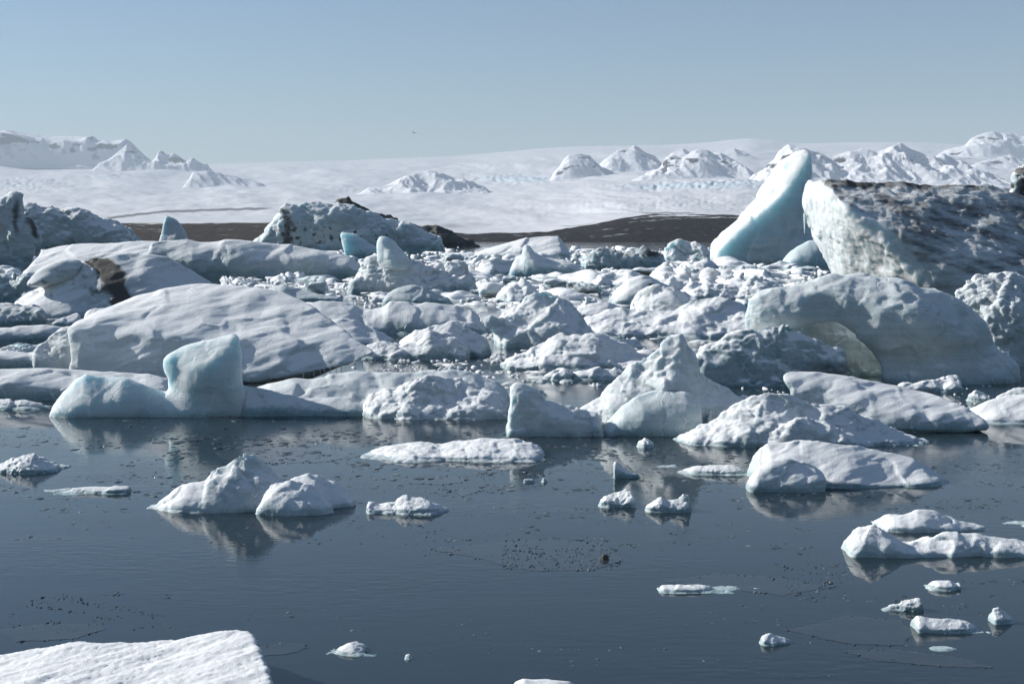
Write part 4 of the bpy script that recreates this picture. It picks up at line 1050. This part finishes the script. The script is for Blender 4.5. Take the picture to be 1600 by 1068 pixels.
# ------------------------------------------------------------------ the crowd of smaller floes
rng = np.random.RandomState(21)
random.seed(5)
PROTO = []
def proto(kind, k):
    s = 0.01
    r = np.random.RandomState(100 * k + len(kind))
    def prof(h, n, jag):
        xs = np.linspace(-50, 50, n) + r.uniform(-3, 3, n)
        t = np.linspace(-1, 1, n)
        zs = h * (1 - np.abs(t) ** 2.6) ** 0.6 * (1 + jag * r.uniform(-1, 1, n))
        zs[0] = zs[-1] = 0
        i = np.argsort(xs)
        return xs[i] * s, np.maximum(zs, 0)[i] * s
    if kind == 'flat':
        x, z = prof(15, 9, .35)
        pr = [Ridge(x, z, -45 * s, -10 * s, 60 * s, p=.35, pb=.5)]; st, am, c, sn = 'snow', 1.3, .3, 1.0
    elif kind == 'lump':
        x, z = prof(36, 8, .35)
        pr = [Ridge(x, z, -36 * s, 0, 44 * s, p=.6, pb=.6)]; st, am, c, sn = 'ice', 1.0, .1, .95
    elif kind == 'block':
        P = r.uniform(-1, 1, (12, 3)) * np.array([46, 30, 26]) + np.array([0, 0, 22]); P[:, 2] = np.maximum(P[:, 2], -10)
        pr = [Hull(P * s, 5 * s), Hull((r.uniform(-1, 1, (9, 3)) * np.array([50, 34, 10])) * s, 6 * s)]; st, am, c, sn = 'ice', .8, .2, .8
    elif kind == 'heap':
        x, z = prof(28, 12, .7)
        pr = [Ridge(x, z, -40 * s, 0, 50 * s, p=.6, pb=.6)]; st, am, c, sn = 'rubble', .85, .05, 1.0
    else:
        x, z = prof(24, 7, .3)
        pr = [Ridge(x, z, -34 * s, -6 * s, 44 * s, p=.4, pb=.6)]; st, am, c, sn = 'smooth', 1.6, .62, .45
    P, Q = field_mesh(pr, s, 4.2 * s, 8 * s, st, am)
    N = vnormals(P, Q)
    zz = P[:, 2] / s
    me = make_mesh(kind + '_floe', P, Q, {'pe': 40.0, 'clear': c + .4 * (1 - sstep(1, 9, zz)), 'snow': sn * sstep(0, 5, zz), 'dirt': np.zeros(len(P)), 'glow': 1.8})
    me.materials.append(ICE)
    return me
KINDS = {'flat': ('snow_floe', 'flat snowy floe', 'ice floe'), 'lump': ('ice_lump', 'rounded white ice lump', 'ice lump'),
         'block': ('ice_block', 'angular pale ice block', 'ice block'), 'heap': ('ice_heap', 'crumbly ice heap', 'ice heap'),
         'glassy': ('growler', 'glassy teal growler', 'growler')}
PROTO = {k: [proto(k, i) for i in range(4)] for k in KINDS}

RECTS = np.array([r[:4] for r in REG])
NAMED = [(0.5 * (r[0] + r[1]), 0.5 * (r[2] + r[3]), r[4], max(r[1] - r[0], .1)) for r in REG if r[4]]
def blocked(x, y, w, d):
    m = 0.30
    return np.any((x + w * m > RECTS[:, 0]) & (x - w * m < RECTS[:, 1]) & (y + d * m > RECTS[:, 2]) & (y - d * m < RECTS[:, 3]))

SHORT = {'the long flat-topped blue-grey iceberg': 'the flat-topped berg', 'the cone block on its rubble heap': 'the cone block', 'the low snowy iceberg under the moraine hill': 'the moraine-side berg',
         'the tall blue fin-shaped iceberg': 'the blue fin', 'the huge dirt-streaked iceberg': 'the dirt-streaked berg', 'the broad two-humped snowy floe': 'the two-humped floe', 'the snow hump with a dirt hole': 'the dirt-holed hump',
         'the tall lumpy white iceberg': 'the tall lumpy berg', 'the broad cracked teal iceberg': 'the cracked berg', 'the dark debris-covered ridge': 'the debris ridge', 'the cluster of rounded white lumps': 'the rounded lumps',
         'the heap of soft white lumps': 'the soft lumps', 'the wave-shaped grey ridge': 'the wave ridge', 'the great tilted snow slab': 'the great slab', 'the massive arch iceberg': 'the arch berg', 'the dark-bottomed glassy iceberg': 'the dark-bottomed berg',
         'the black-striped white iceberg': 'the black-striped berg', 'the central peaked white iceberg': 'the central peak', 'the snowy slab with a raised prow': 'the prowed slab', 'the sail-shaped teal iceberg': 'the sail berg',
         'the tan-crusted teal iceberg': 'the tan-crusted berg', 'the squat pale teal iceberg': 'the squat teal berg', 'the sharp-pointed grimy iceberg': 'the pointed berg', 'the glassy green-grey hump': 'the glassy hump', 'the tan-tinted iceberg': 'the tan berg'}
placed = []
def scatter(n, xr, rr, wr, kinds, dens=None, pack=0.55):
    """drop up to n floes in a window of the lagoon given by columns xr and waterline rows rr"""
    k = 0; tries = 0
    while k < n and tries < n * 40:
        tries += 1
        px = rng.uniform(*xr); row = rr[0] + (rr[1] - rr[0]) * rng.rand() ** 0.8
        w = wr[0] * (wr[1] / wr[0]) ** (rng.rand() ** 1.6) * (0.55 + 0.45 * sstep(388, 430, row))
        if any(((px - q[0]) / (pack * (w + q[2]) * .5)) ** 2 + ((row - q[1]) / (pack * .30 * (w + q[2]) * .5)) ** 2 < 1 for q in placed): continue
        Y = water_y(row); s = Y / F; x = (px - 800) * s
        if blocked(x, Y, w * s, w * s * .8): continue
        placed.append((px, row, w)); k += 1
        kind = kinds[rng.randint(len(kinds))]
        name, phrase, cat = KINDS[kind]
        o = bpy.data.objects.new(name, PROTO[kind][rng.randint(4)])
        COL.objects.link(o)
        o.location = (x, Y, 0)
        sz = rng.uniform(.5, 1.05)
        sy = rng.uniform(.9, 2.2)
        o.scale = (w * s, w * s * sy, w * s * sz)
        o.rotation_euler = (0, 0, rng.uniform(-.6, .6) + (math.pi if rng.rand() < .5 else 0))
        j = sorted(NAMED, key=lambda q: math.hypot(x - q[0], (Y - q[1]) * .6) - .4 * q[3])
        size = ('tiny ' if w < 19 else 'small ' if w < 28 else 'wide ' if w > 70 else 'broad ' if w > 48 else '') + ('tall ' if sz > .88 else 'squat ' if sz < .65 else '')
        tag(o, size + phrase + ' between ' + SHORT.get(j[0][2], j[0][2]) + ' and ' + SHORT.get(j[1][2], j[1][2]), cat, phrase + ', packed in the drifting jam')
ALL = ['flat', 'flat', 'flat', 'lump', 'heap', 'block', 'block', 'glassy']
scatter(30, (700, 1260), (412, 470), (70, 130), ['flat', 'flat', 'block', 'lump', 'heap'])
scatter(90, (690, 1260), (388, 478), (18, 60), ALL)
scatter(40, (690, 1130), (385, 402), (12, 30), ALL)
scatter(26, (735, 1110), (470, 545), (24, 60), ['flat', 'lump', 'heap', 'glassy'])
scatter(34, (330, 760), (428, 472), (20, 62), ALL)
scatter(12, (-20, 110), (405, 560), (30, 70), ['flat', 'flat', 'lump', 'heap'])
scatter(16, (1120, 1260), (455, 520), (22, 50), ALL)
scatter(10, (740, 1000), (545, 612), (12, 30), ['flat', 'lump', 'glassy'])
scatter(9, (560, 790), (556, 580), (12, 30), ['flat', 'heap'])
scatter(8, (1330, 1620), (608, 660), (10, 24), ['lump', 'heap'])

# ------------------------------------------------------------------ brash: fragments nobody could count
def chips_mesh(name, spots, mat, thick=(0.15, 0.5), tilt=0.15, attrs=None, lift=0.0):
    V = []; Fc = []; base = 0
    r = np.random.RandomState(len(spots) + 3)
    for x, y, a, b in spots:
        n = r.randint(5, 8)
        th = np.sort(r.rand(n) * .7 + np.arange(n)) / n * 2 * math.pi
        rad = r.uniform(.6, 1.15, n)
        rot = r.uniform(-.5, .5)
        ex, ey = rad * np.cos(th) * a, rad * np.sin(th) * b
        ex, ey = ex * math.cos(rot) - ey * math.sin(rot), ex * math.sin(rot) + ey * math.cos(rot)
        h = r.uniform(*thick) * min(a, b)
        tx, ty = r.normal(0, tilt, 2)
        top = np.stack([x + ex * .85, y + ey * .85, lift + h + tx * ex * .6 + ty * ey * .6 + r.normal(0, .12, n) * h], 1)
        bot = np.stack([x + ex, y + ey, np.full(n, -0.3 * h - .004)], 1)
        V.append(top); V.append(bot); V.append([[x, y, lift + h * 1.25]])
        for k in range(n):
            k2 = (k + 1) % n
            Fc.append((base + k, base + k2, base + 2 * n)); Fc.append((base + n + k, base + n + k2, base + k2)); Fc.append((base + n + k, base + k2, base + k))
        base += 2 * n + 1
    P = np.concatenate([np.asarray(v, float) for v in V]); Q = np.array(Fc)
    return make_mesh(name, P, Q, attrs, smooth=False)

def spots_in(n, xr, rr, size, clump=None, thr=0.0, avoid=True):
    out = []; t = 0
    while len(out) < n and t < n * 12:
        t += 1
        px = rng.uniform(*xr); row = rng.uniform(*rr)
        if clump is not None and pnoise(np.array([[px / clump[0], row / clump[1], 4.2]]))[0] < thr: continue
        Y = water_y(row); s = Y / F; x = (px - 800) * s
        w = size[0] * (size[1] / size[0]) ** (rng.rand() ** 2.2)
        if avoid and np.any((x > RECTS[:, 0]) & (x < RECTS[:, 1]) & (Y > RECTS[:, 2]) & (Y < RECTS[:, 3])) and rng.rand() < .9: continue
        out.append((x, Y, w * s * .5, w * s * .5 * rng.uniform(.7, 2.5)))
    return out

CONST = {'pe': 60.0, 'clear': .1, 'snow': 1.0, 'dirt': 0.0, 'glow': 1.3}
sp = spots_in(1500, (330, 1300), (388, 480), (5, 20), (60, 9), -.15) + spots_in(350, (700, 1180), (480, 600), (4, 14), (50, 12), 0) + spots_in(160, (-20, 1650), (386, 400), (4, 10)) \
   + spots_in(160, (480, 800), (555, 600), (3, 12), (60, 9), 0.05) + spots_in(150, (1000, 1600), (596, 640), (3, 9), (40, 8), .05)
pans = spots_in(650, (330, 1300), (390, 482), (14, 60)) + spots_in(110, (700, 1180), (482, 600), (10, 46), (60, 14), -.1) + spots_in(60, (-20, 330), (404, 560), (10, 50))
o = link('slush_pans', chips_mesh('slush_pans', pans, ICE, (.03, .09), .03, CONST), None, ICE)
o['kind'] = 'stuff'
o = link('brash_ice', chips_mesh('brash_ice', sp, ICE, (.15, .45), .2, CONST), None, ICE)
o['kind'] = 'stuff'

def clear_chip_material():
    m, n, l, b = new_mat('clear_ice')
    tc = n.new('ShaderNodeTexCoord')
    n1 = noise(n, l, tc.outputs['Object'], 9.0, 4, .6)
    l.new(mixc(n, l, ramp(n, l, n1, .45, .7), (0.022, 0.036, 0.045), (0.17, 0.21, 0.225)), b.inputs['Base Color'])
    b.inputs['Roughness'].default_value = 0.14
    b.inputs['IOR'].default_value = 1.31
    bp = n.new('ShaderNodeBump'); bp.inputs['Strength'].default_value = .8; bp.inputs['Distance'].default_value = .02
    l.new(noise(n, l, tc.outputs['Object'], 60.0, 3, .6), bp.inputs['Height']); l.new(bp.outputs[0], b.inputs['Normal'])
    return m
CLEAR = clear_chip_material()
sp = spots_in(1500, (-40, 1640), (650, 800), (3, 17), (170, 18), .12) + spots_in(900, (250, 1200), (662, 770), (3, 22), (130, 12), .06) + spots_in(300, (230, 620), (655, 725), (4, 26), (90, 9), 0) + spots_in(420, (560, 1300), (690, 770), (3, 15), (120, 14), .1) + spots_in(420, (1150, 1640), (760, 960), (2, 14), (110, 16), .14) \
   + spots_in(260, (-20, 760), (800, 850), (2, 10), (90, 9), .12) + spots_in(260, (380, 1500), (950, 1060), (2, 10), (140, 14), .15) + spots_in(220, (740, 1180), (790, 860), (3, 16), (80, 9), .1) + spots_in(200, (560, 790), (560, 600), (3, 12), (60, 8), 0)
o = link('clear_ice_fragments', chips_mesh('clear_ice_fragments', sp, CLEAR, (.012, .07), .05), None, CLEAR)
o['kind'] = 'stuff'
sp = spots_in(800, (785, 972), (856, 888), (2, 6), (14, 4), -.2) + spots_in(240, (0, 260), (925, 990), (2, 6), (60, 9), .1) + spots_in(150, (1200, 1330), (880, 930), (2, 7), (40, 9), .0) + spots_in(120, (660, 960), (838, 868), (2, 7), (200, 5), .1)
o = link('slush', chips_mesh('slush', sp, CLEAR, (.12, .4), .25), None, CLEAR)
o['kind'] = 'stuff'

# thin sheets of new ice, each a plate of its own with a crumbled rim
def sheet_material():
    m, n, l, b = new_mat('thin_ice')
    tc = n.new('ShaderNodeTexCoord')
    n1 = noise(n, l, tc.outputs['Object'], 3.0, 6, .65)
    l.new(mixc(n, l, n1, (0.015, 0.025, 0.032), (0.05, 0.06, 0.066)), b.inputs['Base Color'])
    l.new(ramp(n, l, n1, .3, .7, .05, .14), b.inputs['Roughness'])
    b.inputs['IOR'].default_value = 1.31
    bp = n.new('ShaderNodeBump'); bp.inputs['Strength'].default_value = .15; bp.inputs['Distance'].default_value = .01
    l.new(noise(n, l, tc.outputs['Object'], 14.0, 5, .6), bp.inputs['Height']); l.new(bp.outputs[0], b.inputs['Normal'])
    return m
THIN = sheet_material()
RIM = []
def thin_sheet(label, pts, k):
    r = np.random.RandomState(k)
    W = []
    for i in range(len(pts)):
        a, b = np.array(pts[i], float), np.array(pts[(i + 1) % len(pts)], float)
        n = max(2, int(np.linalg.norm(b - a) / 9))
        for j in range(n):
            q = a + (b - a) * j / n + r.normal(0, 1, 2) * np.array([2.2, .45])
            Y = water_y(q[1]); W.append(((q[0] - 800) * Y / F, Y))
    W = np.array(W); c = W.mean(0); n = len(W)
    inner = c + (W - c) * .97
    h = 0.0025 + 0.002 * np.abs(r.normal(0, 1, n))
    outer = c + (W - c) * 1.02
    RIM.extend((q[0], q[1], q[1] / F * rr * .5, q[1] / F * rr * .5 * r.uniform(1, 3)) for q, rr in zip(W, r.uniform(2, 6, n)) if r.rand() < .55)
    V = np.concatenate([np.c_[outer - c, np.full(n, -.004)], np.c_[W - c, np.full(n, .0015)], np.c_[inner - c, np.full(n, .002)]])
    Fc = []
    for i in range(n):
        j = (i + 1) % n
        Fc += [(i, j, n + j), (i, n + j, n + i), (n + i, n + j, 2 * n + j), (n + i, 2 * n + j, 2 * n + i)]
    Fc.append(tuple(range(2 * n, 3 * n)))
    x, y = W.T
    if (x * np.roll(y, -1) - y * np.roll(x, -1)).sum() < 0: Fc = [f[::-1] for f in Fc]
    me = bpy.data.meshes.new('thin_ice_sheet'); me.from_pydata([tuple(v) for v in V], [], Fc); me.update()
    o = link('thin_ice_sheet', me, None, THIN)
    o.location = (c[0], c[1], 0)
    tag(o, label, 'ice sheet')
thin_sheet('dark thin ice sheet holding the black stone', [(668, 858), (760, 850), (850, 842), (930, 848), (968, 862), (972, 876), (930, 890), (840, 892), (785, 882), (720, 866)], 1)
thin_sheet('broad thin ice sheet below the horseshoe floe beside the spearhead sliver', [(1240, 985), (1330, 962), (1420, 968), (1440, 990), (1420, 1008), (1340, 1006)], 2)
thin_sheet('long narrow thin ice sheet under the faint half-sunk sliver', [(1320, 1016), (1400, 1014), (1520, 1028), (1570, 1044), (1480, 1040), (1380, 1032)], 3)
thin_sheet('half-sunk thin ice sheet beside the foreground snow floe', [(-20, 985), (60, 974), (148, 977), (150, 984), (100, 998), (10, 1002)], 4)
thin_sheet('small thin ice sheet at the sharp corner of the foreground snow floe', [(395, 1010), (440, 1004), (470, 1006), (476, 1012), (440, 1022), (405, 1024)], 5)
thin_sheet('thin ice sheet trailing behind the rafted grey edge', [(1040, 908), (1120, 896), (1220, 902), (1300, 918), (1230, 930), (1130, 918)], 6)
thin_sheet('pale thin ice raft between the knobbed berg and the long crumbly floe', [(330, 706), (400, 696), (520, 700), (560, 712), (500, 722), (400, 724), (340, 716)], 7)
thin_sheet('thin ice raft right of the little crested floe', [(630, 748), (680, 743), (726, 746), (728, 752), (690, 757), (640, 755)], 8)
thin_sheet('small pointed thin ice raft below the long crumbly floe', [(702, 768), (740, 763), (748, 766), (722, 775)], 9)

o = link('rim_crumbs', chips_mesh('rim_crumbs', RIM, CLEAR, (.1, .5), .25), None, CLEAR)
o['kind'] = 'stuff'

# haze: clear cold air, thick enough to pale the mountains
def haze():
    x0, x1, y0, y1, z0, z1 = -33000, 33000, -420, 34500, -6, 1750
    P = np.array([[x, y, z] for x in (x0, x1) for y in (y0, y1) for z in (z0, z1)], float)
    Q = np.array([[0, 1, 3, 2], [4, 6, 7, 5], [0, 4, 5, 1], [2, 3, 7, 6], [0, 2, 6, 4], [1, 5, 7, 3]])
    m = bpy.data.materials.new('haze'); m.use_nodes = True
    n = m.node_tree.nodes; n.clear()
    out = n.new('ShaderNodeOutputMaterial'); v = n.new('ShaderNodeVolumePrincipled')
    v.inputs['Color'].default_value = (0.80, 0.90, 1.0, 1)
    v.inputs['Density'].default_value = 3.4e-5
    v.inputs['Anisotropy'].default_value = 0.0
    m.node_tree.links.new(v.outputs[0], out.inputs['Volume'])
    o = link('haze', make_mesh('haze', P, Q, smooth=False), None, m)
    o['kind'] = 'stuff'
haze()

# a gull gliding over the lagoon
def gull():
    Y = 330.0
    c = at(647, 208, Y)
    prof = [(-.30, .012), (-.26, .035), (-.18, .055), (-.02, .075), (.10, .07), (.18, .045), (.235, .042), (.27, .028), (.31, .006)]
    V = []; Fc = []
    for i, (x, r) in enumerate(prof):
        for k in range(8):
            a = 2 * math.pi * k / 8
            V.append((x, r * math.cos(a), r * .85 * math.sin(a) + (.03 if x > .15 else 0)))
    for i in range(len(prof) - 1):
        for k in range(8):
            Fc.append((i * 8 + k, (i + 1) * 8 + k, (i + 1) * 8 + (k + 1) % 8, i * 8 + (k + 1) % 8))
    for sd in (-1, 1):
        st = [(0.04, .10, -.10, .03), (.28, .11, -.07, .17), (.48, .05, -.08, .19), (.68, -.06, -.13, .10)]
        b = len(V)
        for (yy, xf, xb, zz) in st:
            V += [(xf, sd * yy, zz + .008), (xb, sd * yy, zz), (xf, sd * yy, zz - .012), (xb, sd * yy, zz - .004)]
        for i in range(3):
            p, q = b + 4 * i, b + 4 * i + 4
            Fc += [(p, q, q + 1, p + 1), (p + 2, p + 3, q + 3, q + 2), (p, p + 2, q + 2, q), (p + 1, q + 1, q + 3, p + 3)]
        e = b + 12; Fc.append((e, e + 2, e + 3, e + 1))
    b = len(V); V += [(-.28, .02, 0), (-.28, -.02, 0), (-.42, -.06, 0), (-.42, .06, 0), (-.30, 0, .012), (-.40, 0, .012)]
    Fc += [(b, b + 4, b + 5, b + 3), (b + 1, b + 2, b + 5, b + 4), (b, b + 3, b + 2, b + 1), (b + 2, b + 3, b + 5, b + 5)][:3]
    m, n, l, bs = new_mat('gull_plumage')
    tc = n.new('ShaderNodeTexCoord')
    l.new(mixc(n, l, noise(n, l, tc.outputs['Object'], 9, 2), (0.07, 0.075, 0.085), (0.16, 0.165, 0.18)), bs.inputs['Base Color'])
    me = bpy.data.meshes.new('gull'); me.from_pydata(V, [], Fc); me.update()
    o = link('gull', me, None, m)
    o.location = c; o.rotation_euler = (math.radians(22), math.radians(-12), math.radians(62)); o.scale = (1.15,) * 3
    tag(o, 'dark gull gliding alone in the clear sky above the glacier', 'bird')
gull()
